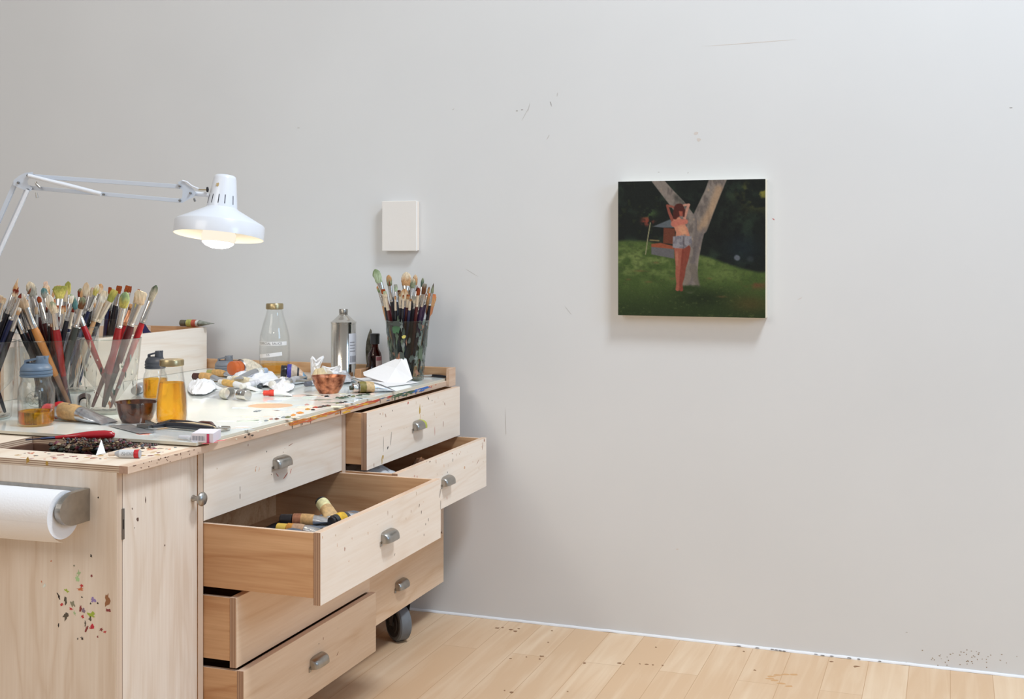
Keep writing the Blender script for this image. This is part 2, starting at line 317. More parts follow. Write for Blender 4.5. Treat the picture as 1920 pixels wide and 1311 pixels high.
# end panel with its paint splashes
mb = MB(); mb.box(XL, CX, Y0, Y1, ZB, ZT, 0, {'+x': 1})
SPL = [(110, 1118, 3, 6, 'k'), (145, 1085, 4, 9, 'g'), (150, 1105, 7, 3, 'o'), (153, 1098, 4, 4, 'r'), (171, 1043, 3.2, 3, 'k'), (172, 1080, 3, 3, 'm'), (175, 1125, 6, 5, 'p'), (201, 1125, 6, 13, 'b'), (203, 1144, 6, 3, 'm'),
       (116, 1134, 5, 3, 'r'), (133, 1142, 6, 3, 'r'), (123, 1155, 6, 9, 'd'), (137, 1132, 5, 7, 's'), (151, 1141, 3, 7, 'm'), (156, 1144, 5, 5, 'v'), (172, 1153, 9, 6, 'y'), (169, 1160, 5, 4, 'd'), (155, 1156, 4, 4, 'r'), (173, 1175, 7, 5, 'c'),
       (163, 1180, 3, 9, 'm'), (190, 1181, 5, 3, 'm'), (197, 1185, 3, 3, 'r'), (154, 1197, 4, 3, 'k'), (146, 1198, 1.5, 2, 'k'), (110, 1172, 2, 4, 'k'), (96, 1052, 2, 2, 'o'), (83, 1098, 3, 5, 'w'), (123, 1125, 3, 9, 'd'), (125, 1108, 5, 3, 'y'),
       (148, 1075, 4, 6, 'l'), (183, 1131, 2, 2, 'k'), (154, 1120, 2, 1.5, 'k'), (139, 1061, 2, 2, 's'), (183, 1194, 2, 3, 'm'), (170, 1132, 2, 2, 'k'), (160, 1170, 2, 7, 'd'), (184, 933, 1.5, 1.5, 'k'), (140, 1150, 3, 5, 'l'), (78, 1091, 1.4, 2, 'o'), (170, 1178, 3, 2, 'r')]
SPL = [(x, y, du * .82, dv * .82, c) for x, y, du, dv, c in SPL]
SC = {'k': (44, 36, 36), 'g': (176, 212, 160), 'o': (206, 120, 82), 'r': (196, 60, 64), 'm': (140, 62, 62), 'p': (152, 132, 190), 'b': (152, 104, 70), 'd': (90, 84, 74), 's': (140, 140, 120), 'v': (140, 120, 140), 'y': (164, 184, 70), 'c': (200, 40, 66), 'w': (228, 236, 232), 'l': (170, 196, 150)}
keys = list(SC)
for (x, y, du, dv, c) in SPL:
    q = ony(x, y, Y0); k = dep(q) / f_px; a = rs.uniform(-.5, .5)
    mb.splat(q, Vector((math.cos(a), 0, math.sin(a))) * du * k, Vector((-math.sin(a), 0, math.cos(a))) * dv * k, 4 + keys.index(c), rs, 13, 0.6, 0.0005)
mb.build('end_panel', CM + [paint(*SC[c]) for c in keys], cab, bevel=0)
mb = MB(); mb.box(XL, CX, Y2, Y3, ZB, ZT, 2, {'+x': 1}); mb.build('divider', CM, cab)
mb = MB(); mb.box(XL, CX, Y4, Y5, ZB, ZT, 2, {'+x': 1}); mb.build('divider', CM, cab)
mb = MB(); mb.box(XL, CX, Y6 + .003, Y7, ZB, ZT, 2, {'+x': 1, '+y': 0}); mb.build('end_panel', CM, cab)
mb = MB(); mb.box(XL, CX - .012, Y1, Y6 + .003, ZB, ZB + .016, 2, {'+x': 1}); mb.build('bottom_panel', CM, cab)
mb = MB(); mb.box(XL, XL + .018, Y1, Y2, ZB + .016, ZT, 3); mb.box(XL, XL + .018, Y3, Y4, ZB + .016, ZT, 3); mb.box(XL, XL + .018, Y5, Y6 + .003, ZB + .016, ZT, 3); mb.build('back_panel', CM, cab)
# worktop of the main part
WT0, WT1 = ZT, 0.968
mb = MB(); mb.box(XL - .03, FX, Y2 + .003, 4.535, WT0, WT1, 0, {'+x': 1, '-y': 2})
WM = [W_TOP, W_TRIM, pbr('end_grain_orange', rgb(206, 156, 108), 0.6)]
EC = [(206, 122, 40), (222, 170, 50), (190, 60, 40), (60, 92, 60), (40, 110, 190), (70, 60, 50), (120, 40, 34), (200, 96, 60), (226, 214, 190), (84, 104, 130)]
for i in range(170):
    px = rs.uniform(430, 836)
    if px < 545: ch = rs.choice([5, 8, 8, 6, 7])
    elif px < 640: ch = rs.choice([0, 0, 1, 1, 7])
    elif px < 700: ch = rs.choice([2, 7, 1, 7, 0])
    elif px < 732: ch = rs.choice([0, 2, 7, 9])
    elif px < 772: ch = rs.choice([3, 3, 3, 9])
    elif px < 800: ch = 4
    else: ch = 7
    if (px < 545 or px > 800) and rs.random() < 0.8: continue
    q = onx(px, 0, FX); q.z = WT1 - abs(rs.gauss(0, .006)) - .001; mid = 545 < px < 800
    if q.z < WT0 + .002: continue
    if rs.random() < .12: q.z = WT0 + .010; mb.splat(q, Vector((0, .0022, 0)), Vector((0, 0, .009)), 3 + rs.choice([5, 6, ch]), rs, 9, .3, .0007); continue
    mb.splat(q, Vector((0, rs.uniform(.012, .045) if mid else .006, 0)), Vector((0, 0, rs.uniform(.0012, .0032))), 3 + ch, rs, 13, 0.4, 0.0006 + rs.uniform(0, .0004))
mb.build('worktop', WM + [paint(*c) for c in EC], cab, bevel=0.0012)
# lower top of the near bay, with the scrap opening
EZ1 = 0.964; OX0, OX1, OY0, OY1 = -2.45, -2.075, 2.585, 2.775
mb = MB(); fm = {'-y': 1, '+y': 1, '+x': 1, '-x': 1}
mb.box(XL, OX0, Y0, Y2 + .003, WT0, EZ1, 0, fm); mb.box(OX1, FX - .026, Y0, Y2 + .003, WT0, EZ1, 0, fm)
mb.box(OX0, OX1, Y0, OY0, WT0, EZ1, 0, fm); mb.box(OX0, OX1, OY1, Y2 + .003, WT0, EZ1, 0, fm)
TC = [(210, 120, 80), (150, 60, 50), (70, 60, 54), (224, 160, 110), (90, 110, 120), (180, 140, 60), (140, 50, 80)]
for i in range(90):
    if i < 40: x, y = rs.uniform(20, 240), rs.uniform(848, 862)
    else: x, y = rs.gauss(270, 34), rs.uniform(835, 862)
    q = onz(x, y, EZ1)
    if not (q.x < FX - .03 and Y0 + .006 < q.y < 2.76): continue
    if OX0 - .006 < q.x < OX1 + .006 and OY0 - .006 < q.y < OY1 + .006: continue
    mb.splat(q, Vector((rs.uniform(.002, .008), rs.uniform(-.003, .003), 0)), Vector((rs.uniform(-.002, .002), rs.uniform(.002, .008), 0)), 2 + rs.randrange(len(TC)), rs, 8, .5, .0004)
mb.box(OX0, OX1, OY0, OY0 + .012, 0.80, WT0, 2 + len(TC)); mb.box(OX0, OX1, OY1 - .012, OY1, 0.80, WT0, 2 + len(TC)); mb.box(OX0, OX0 + .012, OY0 + .012, OY1 - .012, 0.80, WT0, 2 + len(TC)); mb.box(OX1 - .012, OX1, OY0 + .012, OY1 - .012, 0.80, WT0, 2 + len(TC))
mb.box(OX0 + .012, OX1 - .012, OY0 + .012, OY1 - .012, 0.80, 0.812, 2 + len(TC))
for (x, y, du, dv) in [(52, 863, 4, 6), (88, 869, 3, 5)]:
    q = ony(x, y, Y0); k = dep(q) / f_px; mb.splat(q, Vector((du * k, 0, 0)), Vector((0, 0, dv * k)), 2 + 5, rs, 9, .4, .0005)
mb.build('tray_top', [W_TOP, E_Z] + [paint(*c) for c in TC] + [DARK_WOOD], cab)
# solid edging strip along its front
mb = MB(); mb.box(FX - .026, FX, Y0, Y2 + .003, WT0 - .001, EZ1 + .0005, 0, {'-y': 1})
for i in range(34):
    q = Vector((FX, rs.uniform(Y0 + .02, Y2 - .01), rs.choice([EZ1 - .002, rs.uniform(WT0 + .001, EZ1)])))
    mb.splat(q, Vector((0, rs.uniform(.001, .004), 0)), Vector((0, 0, rs.uniform(.0008, .002))), 2, rs, 7, .4, .0005)
mb.build('edge_strip', [W_TRIM, pbr('end_grain_pink', rgb(190, 156, 136), 0.6, noise_amt=.15, noise_scale=90), paint(120, 88, 70)], cab, bevel=0.001)
# raised rim at the wall end
mb = MB(); mb.box(XL - .03, FX + .012, 4.511, 4.535, WT1, 1.017, 0); mb.box(FX - .001, FX + .013, 4.470, 4.536, WT0 - .003, 1.0175, 1)
mb.build('rim_board', [W_RIM, W_TRIM], cab, bevel=0.001)
# door of the near bay
mb = MB(); mb.box(CX - .02, CX - .001, Y1 + .003, Y2 - .003, ZB + .02, ZT - .003, 0, {'-y': 1, '+y': 1})
for (x, y, du, dv) in [(248, 954, .7, 2), (258, 974, 1.6, 4), (273, 938, .6, 6), (309, 1023, 1, 2), (252, 990, .6, 1)]:
    q = onx(x, y, CX - .001); k = dep(q) / f_px; mb.splat(q, Vector((0, du * k * 2, 0)), Vector((0, 0, dv * k)), 2, rs, 8, .3, .0005)
door = mb.build('door', [W_FACE_Z, E_X, paint(90, 66, 58)], cab, bevel=0.001)
q = Vector((CX - .001, 2.794, 0.822)); mb = MB(); mb.lathe([(.0085, 0), (.0095, .002), (.0075, .006), (.006, .012), (.0065, .017), (.014, .022), (.0185, .027), (.0192, .031), (.016, .036), (.009, .039), (.002, .04)], q, (1, 0, 0), 24, 0); mb.build('knob', STEEL, door)
for hz in (0.816, 0.28):
    mb = MB(); mb.box(CX - .003, CX + .003, Y1 - .002, Y1 + .006, hz - .038, hz + .038, 0); mb.box(CX - .001, CX + .0035, Y1 - .001, Y1 + .003, hz - .012, hz + .012, 1); mb.build('hinge', [STEEL_DK, BLACK_PL], door)

def cup_pull(mb, X, yc, zc, w=0.042, h=0.027, dpt=0.029):
    """bin pull: hooded shell open below, with two screw flanges"""
    zl = zc - .016; H = h * 1.42
    def shell(k):
        def fn(u, v):
            a = (u - .5) * math.pi; t = v * math.pi / 2
            yy = math.copysign(abs(math.sin(a)) ** .64, a) * w * k; ca = max(0.0, math.cos(a))
            return Vector((X + dpt * k * math.sin(t) ** .72 * ca ** .34, yc + yy, zl + H * k * (.30 * (1 - math.sin(t) * .35) + .70 * math.cos(t) ** .62) * (.55 + .45 * ca ** .4) - .004 * (1 - k)))
        return fn
    mb.grid(shell(1), 24, 10, 0); mb.grid(shell(.9), 24, 10, 0)
    mb.box(X, X + .003, yc - w - .006, yc - w + .006, zc - .018, zc - .004, 0); mb.box(X, X + .003, yc + w - .006, yc + w + .006, zc - .018, zc - .004, 0)
def drawer(y0, y1, z0, z1, Xf, marks=(), soil=0, seed=0, ft=0.021, face=None):
    rd = random.Random(seed)
    yc = (y0 + y1) / 2; xb = Xf - ft - 0.60; zs0 = z0 + 0.018
    mb = MB(); st = .013
    mb.box(xb, Xf - ft, y0 + .0005, y0 + st, zs0, z1 - .002, 0, {'+z': 1}); mb.box(xb, Xf - ft, y1 - st, y1 - .0005, zs0, z1 - .002, 0, {'+z': 1})
    mb.box(xb, xb + st, y0 + st, y1 - st, zs0, z1 - .002, 0); mb.box(xb + st, Xf - ft, y0 + st, y1 - st, zs0 + .006, zs0 + .014, 0)
    d = mb.build('drawer', [W_SIDE, W_TRIM], cab, bevel=0.0008)
    mb = MB(); mb.box(Xf - ft, Xf, y0, y1, z0, z1, 0, {'-y': 1, '+y': 1, '+z': 2, '-z': 1})
    MC = [(90, 62, 48), (150, 90, 60), (190, 90, 70), (60, 50, 46), (186, 150, 60), (214, 170, 138), (206, 184, 160)]
    for (x, y, du, dv, mi, rot) in marks:
        q = onx(x, y, Xf); k = dep(q) / f_px; a = math.radians(rot)
        mb.splat(q, Vector((0, math.cos(a), math.sin(a))) * du * k, Vector((0, -math.sin(a), math.cos(a))) * dv * k, 3 + mi, rd, 9, .35, .0005)
    for i in range(soil // 2):
        q = Vector((Xf, rd.uniform(y0 + .01, y1 - .01), z1 - abs(rd.gauss(0, .06)) - .003))
        if q.z < z0 + .006: continue
        mb.splat(q, Vector((0, rd.uniform(.0008, .003), 0)), Vector((0, 0, rd.uniform(.001, .006))), 3 + rd.choice([1, 5, 5, 5, 6, 6, 6]), rd, 9, .4, .0004)
    mb.build('drawer_front', [face or W_FACE_Y, E_X, W_TRIM] + [paint(*c) for c in MC], d, bevel=0.0012)
    mb = MB(); cup_pull(mb, Xf, yc, (z0 + z1) / 2 - .004)
    return d, mb
ROWS = [(0.750, 0.944), (0.553, 0.746), (0.357, 0.549), (0.156, 0.352)]
ly, ry = (Y3 + .002, Y4 - .002), (Y5 + .002, Y6)
CUPM = [STEEL, paint(176, 180, 70)]
d, h = drawer(*ly, *ROWS[0], CX, [(500, 847, 1.4, 1.4, 3, 0), (531, 848, 1, 1, 0, 0), (486, 880, 4, 1, 5, 70), (480, 876, 3, 1, 5, 60), (520, 891, 5, 1.0, 2, -40), (535, 893, 9, 1.0, 2, 30), (545, 884, 5, 1, 2, 60), (545, 834, 8, .7, 1, 10), (450, 917, .7, 4, 0, 0), (450, 931, .7, 6, 0, 0), (509, 890, 1, 1, 0, 0), (479, 882, 2, 3, 5, 0)], 6, 1); h.build('handle', STEEL, d)
d, h = drawer(*ly, *ROWS[1], -1.566, [(786, 948, .8, 4, 0, -15), (790, 960, 1, 3, 0, 0), (727, 961, .6, 5, 1, 0), (826, 945, .9, 9, 0, 0), (825, 925, .8, 7, 3, -15), (798, 983, 1, 2, 0, 0), (803, 975, .8, 3, 0, 0), (740, 1040, 3, .6, 0, 40), (795, 1003, 1, 2, 0, 0), (660, 1010, .8, 2, 5, 0), (690, 1000, 1, 3, 5, 0)], 26, 2); L2d = d; h.build('handle', STEEL, d)
W_FACE_LOW = wood('birch_face_warm', rgb(214, 180, 146), rgb(236, 212, 186), 'y', contrast=0.9)  # warmer birch tone for three of the lower drawer fronts
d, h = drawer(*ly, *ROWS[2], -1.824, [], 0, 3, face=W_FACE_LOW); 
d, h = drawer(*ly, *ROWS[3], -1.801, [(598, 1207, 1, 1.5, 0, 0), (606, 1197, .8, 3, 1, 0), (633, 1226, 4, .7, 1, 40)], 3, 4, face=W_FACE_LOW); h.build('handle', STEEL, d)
d, h = drawer(*ry, *ROWS[0], -1.849, [(733, 824, .7, 12, 3, -12), (727, 840, 3, 2.5, 3, 30), (719, 835, .6, 14, 0, 0), (716, 864, 1.4, 6, 4, 0), (718, 858, 3, 4, 4, 0), (701, 872, 1, 4, 1, 0), (803, 747, 5, 1.3, 3, -50), (810, 751, 1.2, 1.2, 3, 0), (765, 756, 2.5, 2.2, 2, 40), (787, 768, 3, 8, 4, 0), (788, 782, 1.2, 8, 5, 0), (723, 779, 1, 4, 1, 30), (736, 770, 1.2, 1.5, 0, 0), (815, 807, .7, 8, 2, 0), (715, 800, 1, 1.2, 0, 0), (831, 795, .8, 5, 1, 0), (834, 758, 1, 3, 1, 20)], 34, 5)
for i in range(len(h.f)):
    q = sum((h.v[j] for j in h.f[i]), Vector()) / len(h.f[i])
    if q.y > (ry[0] + ry[1]) / 2 + .010 + .006 * noise.noise(q * 90) and q.z > .838: h.m[i] = 1
h.build('handle', CUPM, d)
d, h = drawer(*ry, *ROWS[1], -1.735, [(905, 836, 1, 7, 1, -8), (908, 826, 2, 3, 1, 0), (806, 866, 3, .9, 0, 10), (800, 866, 1, .9, 0, 0), (849, 863, .9, 2.5, 0, 0), (871, 877, 3, 3, 5, 0), (896, 866, 7, .6, 1, 28), (839, 886, 1, 1.5, 3, 0), (782, 894, 1, 2, 2, 0), (777, 893, 1, 2, 2, 0), (838, 934, .8, 3, 2, 0), (848, 851, 2, 1, 1, 0)], 40, 6); R2d = d; h.build('handle', STEEL, d)
d, h = drawer(*ry, *ROWS[2], CX, [], 2, 7); h.build('handle', STEEL, d)
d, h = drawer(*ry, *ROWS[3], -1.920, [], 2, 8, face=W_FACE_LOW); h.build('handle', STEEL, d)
# casters
def caster(x, y, ax):
    ax = Vector(ax).normalized(); c = Vector((x, y, 0.068))
    o = bpy.data.objects.new('caster', None); COL.objects.link(o); o.parent = cab; o.empty_display_size = .03; o['_org'] = list(cab['_org'])
    mb = MB(); mb.lathe([(.02, -.024), (.05, -.025), (.062, -.0245), (.068, -.019), (.068, .019), (.062, .0245), (.05, .025), (.02, .024)], c, ax, 40, 0); 
    w = mb.build('wheel', RUBBER, o)
    mb = MB()
    for sg in (-1, 1): mb.lathe([(.052, .0245 * sg), (.052, .0265 * sg), (.048, .0265 * sg), (.046, .0255 * sg), (.038, .0255 * sg), (.036, .0285 * sg), (.024, .0285 * sg), (.022, .026 * sg), (.012, .026 * sg), (.010, .031 * sg), (.001, .031 * sg)], c, ax, 32, 0, closed=True)
    mb.build('hub', RUBBER_DK, w)
    up = Vector((0, 0, 1)); side = ax.cross(up); mb = MB()
    for sg in (-1, 1): mb.bar(c + ax * .026 * sg - side * .0, c + ax * .026 * sg + up * .062, .012, .003, ax, 0) if False else mb.loft([(c + ax * .0335 * sg + up * t, side * (.012 + .018 * t / .065), ax * .0015) for t in (-.006, .03, .075)], 10, 0)
    mb.bar(c + up * .078 - side * .035, c + up * .078 + side * .035, .072, .006, up, 0); mb.build('fork', STEEL_DK, o)
for (x, y, ax) in [(-1.985, 4.215, (-.6, -.79, 0)), (-2.05, 2.62, (1, .2, 0)), (-3.45, 4.3, (1, .1, 0)), (-3.45, 2.65, (1, 0, 0))]: caster(x, y, ax)

# ------------------------------------------------------------------ glass palette with its paint
GX0, GX1, GY0, GY1 = -3.4, -1.903, 2.772, 4.505
pal = thing('glass_palette', 'milky glass palette sheet with rows of dried paint lying on the cabinet worktop', 'palette', (-2.6, 3.5, WT1))
mb = MB(); mb.box(GX0, GX1, GY0, GY1, WT1 + .0005, TZ, 0, {'-x': 1, '+x': 1, '-y': 1, '+y': 1})
PC = [(206, 170, 138), (222, 214, 196), (206, 218, 206), (230, 226, 200), (196, 206, 214), (226, 202, 190), (120, 128, 110), (240, 240, 238)]
def pal_splat(x, y, du, dv, mi, rot=0, rag=.3, n=12, lift=.0003):
    q = T(x, y); k = dep(q) / f_px; a = math.radians(rot); u = R_ * math.cos(a) + F_ * math.sin(a); v = -R_ * math.sin(a) + F_ * math.cos(a)
    w = k * dep(q) / (eye - TZ) * .98
    mb.splat(q, u * du * k, v * dv * w * .95, mi, rs, n, rag, lift)
pal_splat(507, 761, 42, 4.6, 2, 0, .04, 36, .0005)
for i in range(44):
    x = rs.uniform(420, 700); lo = 838 - (x - 400) * .27; y = rs.uniform(max(730, lo - 62), lo - 14)
    pal_splat(x, y, rs.uniform(5, 26), rs.uniform(.5, 2.2), 3 + rs.randrange(5), rs.uniform(-25, 25), .45)
for (x, y, du, dv, c) in [(600, 750, 18, 1, 8), (630, 755, 22, .8, 8), (640, 748, 16, .8, 8), (588, 768, 10, .8, 7), (455, 800, 14, .7, 9), (430, 790, 20, 1, 9)]: pal_splat(x, y, du, dv, c, 8, .4)
for (x, y, du, dv) in [(404, 827, 22, .8), (398, 830, 14, .7), (386, 831.5, 8, .8)]: pal_splat(x, y, du, dv, 10, 38, .3)
for (x, y, du, dv) in [(270, 814, 16, 2.2)]: pal_splat(x, y, du, dv, 11, 18, .4)
mb.build('glass_sheet', [PALETTE, PAL_EDGE] + [paint(*c) for c in PC] + [paint(224, 90, 100), paint(226, 150, 130)], pal, bevel=0.0008)
DC = {'ochre': (198, 140, 40), 'brown': (92, 48, 30), 'black': (44, 34, 32), 'green': (60, 78, 60), 'orange': (216, 136, 40), 'red': (176, 66, 44), 'white': (228, 228, 224), 'grey': (140, 146, 152), 'pink': (190, 140, 130), 'olive': (110, 112, 70)}
for i, (x, y, r, c) in enumerate([(577, 768, 4.5, 'ochre'), (587, 769, 3.5, 'black'), (592, 764.5, 4.5, 'red'), (600, 764, 4, 'brown'), (606, 763, 5, 'black'), (614, 762, 5.5, 'brown'), (575, 759.5, 3.5, 'pink'), (633, 757, 3.5, 'olive'), (639, 756, 4.5, 'black'), (647, 754.5, 3.5, 'black'), (641, 746.5, 5.5, 'green'), (648, 745.5, 5, 'green'),
        (632, 746, 3, 'green'), (662, 744, 4, 'olive'), (674, 742, 5, 'green'), (690, 740, 4, 'green'), (563, 775, 6, 'orange'), (550, 779, 5, 'orange'), (486, 792, 4, 'white'), (499, 789.5, 4, 'grey'), (508, 786.5, 4, 'pink'), (519, 786.5, 4, 'brown'), (522, 781, 4.5, 'white'), (532, 783, 4, 'grey'), (480, 772, 4, 'grey'), (487, 771, 3, 'grey'), (540, 783, 5, 'olive'), (655, 743, 3, 'black')]):
    q = T(x, y); k = dep(q) / f_px; mb = MB(); a = rs.uniform(-.5, .5)
    mb.splat(q, (R_ * math.cos(a) + F_ * math.sin(a)) * r * k, (-R_ * math.sin(a) + F_ * math.cos(a)) * r * k * 1.2, 0, rs, 12, .35, .002, .3 * r * k + .001)
    mb.build('paint_dab', pbr('dab_' + c, rgb(*DC[c]), 0.3), pal)

# ------------------------------------------------------------------ paper towel roll and its holder
tx = -2.012
hold = thing('towel_holder', 'brushed steel paper towel holder screwed to the cabinet end panel', 'holder', (tx, Y0, 0.86))
mb = MB()
yo, zc_ = 2.366, 0.8635
prof = []
for i in range(25):
    a = math.pi / 2 + math.pi * i / 24
    prof.append((Y0 - .055 + .053 * math.cos(a), zc_ + .040 * math.sin(a)))
pts = [(Y0 - .0005, zc_ + .040)] + prof + [(Y0 - .0005, zc_ - .040)]
b = mb.add([(tx + .004, y, z) for y, z in pts] + [(tx + .001, y, z) for y, z in pts]); n = len(pts)
mb.face([b + i for i in range(n)][::-1], 0); mb.face([b + n + i for i in range(n)], 0)
for i in range(n - 1): mb.face((b + i, b + i + 1, b + n + i + 1, b + n + i), 0)
for i in range(n - 1):   # raised lip around the plate
    y, z = pts[i]; y2, z2 = pts[i + 1]; bb = mb.add([(tx + .001, y, z), (tx + .001, y2, z2), (tx - .012, y2, z2), (tx - .012, y, z), ]); mb.face((bb, bb + 1, bb + 2, bb + 3), 0, True)
mb.build('end_bracket', STEEL, hold)
mb = MB(); mb.box(-2.75, tx + .001, Y0 - .003, Y0 - .0002, zc_ + .012, zc_ + .040, 0); mb.build('mounting_bar', STEEL, hold)
yr, zr, rr = Y0 - .068, 0.850, 0.0585
mb = MB(); mb.tube([(tx, yr, zr), (tx - .03, yr, zr)], .014, 16); mb.build('spindle_cap', STEEL_DK, hold)
mb = MB()
N = 64
def rollr(a): return rr * (1 + .012 * noise.noise((math.cos(a) * 2, math.sin(a) * 2, 0)))
mb.loft([(Vector((x, yr, zr)), Vector((0, rr, 0)), Vector((0, 0, rr * 1.0))) for x in (tx - .52, tx - .3, tx - .10, tx - .018)], N, 0, True, False)
mb.loft([(Vector((tx - .018, yr, zr)), Vector((0, r, 0)), Vector((0, 0, r))) for r in (rr, rr * .9, rr * .7, rr * .5, .021)] + [(Vector((tx - .06, yr, zr)), Vector((0, .021, 0)), Vector((0, 0, .021)))], N, 0, False, True)
# loose end of the last sheet hanging at the bottom
mb.grid(lambda u, v: (tx - .018 - .50 * u, yr - rr * math.cos(v * 1.35 + .15) * 1.004 + .004 * v, zr - rr * math.sin(v * 1.35 + .15) * 1.004 - .010 * v * v - .008 * v * (1 - u) * u * 2), 10, 8, 0)
tag(mb.build('paper_towel_roll', TOWEL, loc=(tx - .25, yr, zr - rr)), 'white paper towel roll hanging in the steel holder on the cabinet end', 'paper towel')

# ------------------------------------------------------------------ vessels
def vessel(mb, base, prof, wall=.002, seg=40, mi=0, bottom=.006):
    """glass wall as outer and inner skins joined at the rim"""
    inner = [(max(r - wall, .001), max(h, bottom)) for r, h in prof if h >= bottom * .5]
    pr = [(0.001, 0)] + list(prof) + inner[::-1] + [(0.001, bottom)]
    mb.lathe(pr, base, (0, 0, 1), seg, mi, closed=True)
TUMB_H = 0.236
def tumbler(label, base, rt, rb, h, mat, smears, seed, group='brush tumblers'):
    root = thing('brush_tumbler', label, 'tumbler', base, group)
    mb = MB(); vessel(mb, base, [(rb * .96, 0), (rb, .004), (rb + (rt - rb) * .5, h * .5), (rt, h)], .0025, 48, 0, .012)
    b0 = Vector(base); mb.tube([b0 + U_ * h + Vector((math.cos(a), math.sin(a), 0)) * (rt - .0012) for a in [2 * math.pi * i / 48 for i in range(49)]], .0016, 6, 10); mb.lathe([(rb * .90, .004), (rb * .94, .006), (rb * .94, .0105), (rb * .90, .0118)], b0, seg=40, mi=10)
    rd = random.Random(seed); cols = [(200, 196, 180), (90, 104, 84), (150, 110, 90), (120, 128, 124), (214, 206, 190), (70, 78, 72)]
    pick = [0, 1, 2, 3, 4, 5] if mat is not GLASS_F else [1, 1, 5, 5, 5, 3, 3, 2]
    for i in range(smears):
        a = rd.uniform(0, 2 * math.pi); hh = rd.uniform(.06, .98) * h; r = rb + (rt - rb) * hh / h + .0004
        nrm = Vector((math.cos(a), math.sin(a), 0)); t = Vector((-math.sin(a), math.cos(a), 0)); big = 2.2 if mat is GLASS_F else 1
        mb.splat(Vector(base) + nrm * r + U_ * hh, t * rd.uniform(.001, .004) * big, U_ * rd.uniform(.0015, .012) * big, 1 + rd.choice(pick), rd, 12, .55, .0004)
    if mat is GLASS_F:
        for px_, py_, ru, rv, mi in ((761, 629, 3.4, 3.4, 7), (747, 614, 7, 10, 8), (745, 605, 12, 5, 1 + 5), (757, 664, 4, 8, 1 + 5), (790, 660, 5, 14, 1 + 1), (748, 668, 3.5, 3.5, 9)):
            q = atd(px_, py_, dep(base)); k = dep(base) / f_px; rr_ = rb + (rt - rb) * (q.z - base.z) / h + .0008; off = (q - Vector(base)).dot(R_); ang = math.asin(max(-.98, min(.98, off / rr_))); fw = -F_; nrm = fw * math.cos(ang) + R_ * math.sin(ang)
            mb.splat(Vector((base.x, base.y, q.z)) + nrm * rr_, U_.cross(nrm) * ru * k, U_ * rv * k, mi, rd, 13, .35, .0005)
    mb.build('tumbler_wall', [mat] + [paint(*c) for c in cols] + [paint(206, 194, 104), paint(70, 110, 76), paint(176, 110, 74), GLASS_RIM], root)
    return root
jar_d = {}
def tumb(key, label, px, d, rt, rb, mat, smears, zb=TZ, h=TUMB_H):
    y = hor_px + (eye - zb) * f_px / d; b = atd(px, y, d); jar_d[key] = (px, d, rb, zb, rt, h); return tumbler(label, b, rt, rb, h, mat, smears, hash(key) % 97 if False else ord(key[0]) + len(key))
tumb('A', 'clear tumbler of dark-handled brushes cut off by the left frame edge', -36, 3.72, .104, .088, GLASS, 8)
tumb('B', 'clear tumbler crowded with brushes directly behind the blue-lidded jar', 94, 3.80, .0945, .080, GLASS, 16)
tumb('C', 'smeared clear tumbler holding five brushes with red handles behind the brown bowl', 208, 3.86, .094, .071, GLASS_DIRTY, 60)
tumb('D', 'clear tumbler half hidden behind the tan-handled brush tumbler, packed with brushes', 80, 4.13, .094, .08, GLASS, 8)
tumb('E2', 'clear tumbler behind the red-handled brushes, holding pale brushes leaning right', 137, 4.42, .092, .078, GLASS, 6)
tumb('E', 'clear tumbler standing inside the long wooden box with rust-tipped brushes', 212, 4.86, .083, .07, GLASS, 4, .99, .228)
tumb('F', 'paint-clouded tumbler of many brushes at the wall end of the palette', 764, 4.80, .0865, .061, GLASS_F, 110)
# yellow and green dabs on the clouded tumbler
# ------------------------------------------------------------------ brushes
HM = {'k': pbr('handle_black', rgb(26, 24, 32), 0.25), 'n': pbr('handle_navy', rgb(30, 34, 66), 0.22), 'r': pbr('handle_red', rgb(150, 28, 34), 0.2), 'd': pbr('handle_maroon', rgb(80, 24, 28), 0.25), 't': pbr('handle_tan', rgb(192, 128, 66), 0.35), 'g': pbr('handle_dark_green', rgb(52, 56, 52), 0.4), 'p': pbr('handle_plum', rgb(56, 34, 62), 0.3), 'w': pbr('handle_raw_wood', rgb(196, 150, 106), .5), 'c': pbr('handle_copper', rgb(200, 140, 100), .35)}
HN = {'k': 'black', 'n': 'navy', 'r': 'red', 'd': 'maroon', 't': 'tan', 'g': 'dark green', 'p': 'plum', 'w': 'raw wood', 'c': 'copper'}
BC = {'cream': (222, 206, 180), 'white': (232, 226, 214), 'beige': (212, 186, 156), 'tan': (196, 152, 108), 'rust': (156, 76, 36), 'red-brown': (124, 46, 30), 'brown': (112, 74, 50), 'green': (126, 146, 106), 'pale green': (174, 190, 160), 'olive': (150, 150, 76), 'yellow': (200, 188, 104), 'teal': (90, 132, 134), 'grey': (158, 156, 146), 'dark': (74, 54, 48), 'dark green': (70, 88, 76), 'pink': (216, 184, 164), 'grey-green': (136, 142, 116), 'orange': (208, 128, 84)}
def bmat(c): return pbr('bristle_' + c.replace(' ', '_').replace('-', '_'), rgb(*BC[c]), 0.8, noise_amt=.25, noise_scale=200)
FERR = {'s': pbr('ferrule_silver', rgb(206, 204, 202), 0.22, 1.0), 'w': pbr('ferrule_pale', rgb(222, 208, 188), 0.3, .6), 'c': pbr('ferrule_copper', rgb(196, 138, 104), 0.3, .7)}
m, nt, out = nmat('brush_hair'); p = node(nt, 'ShaderNodeBsdfPrincipled'); nt.links.new(p.outputs[0], out.inputs[0]); p.inputs['Roughness'].default_value = .85; p.inputs['Specular IOR Level'].default_value = .2
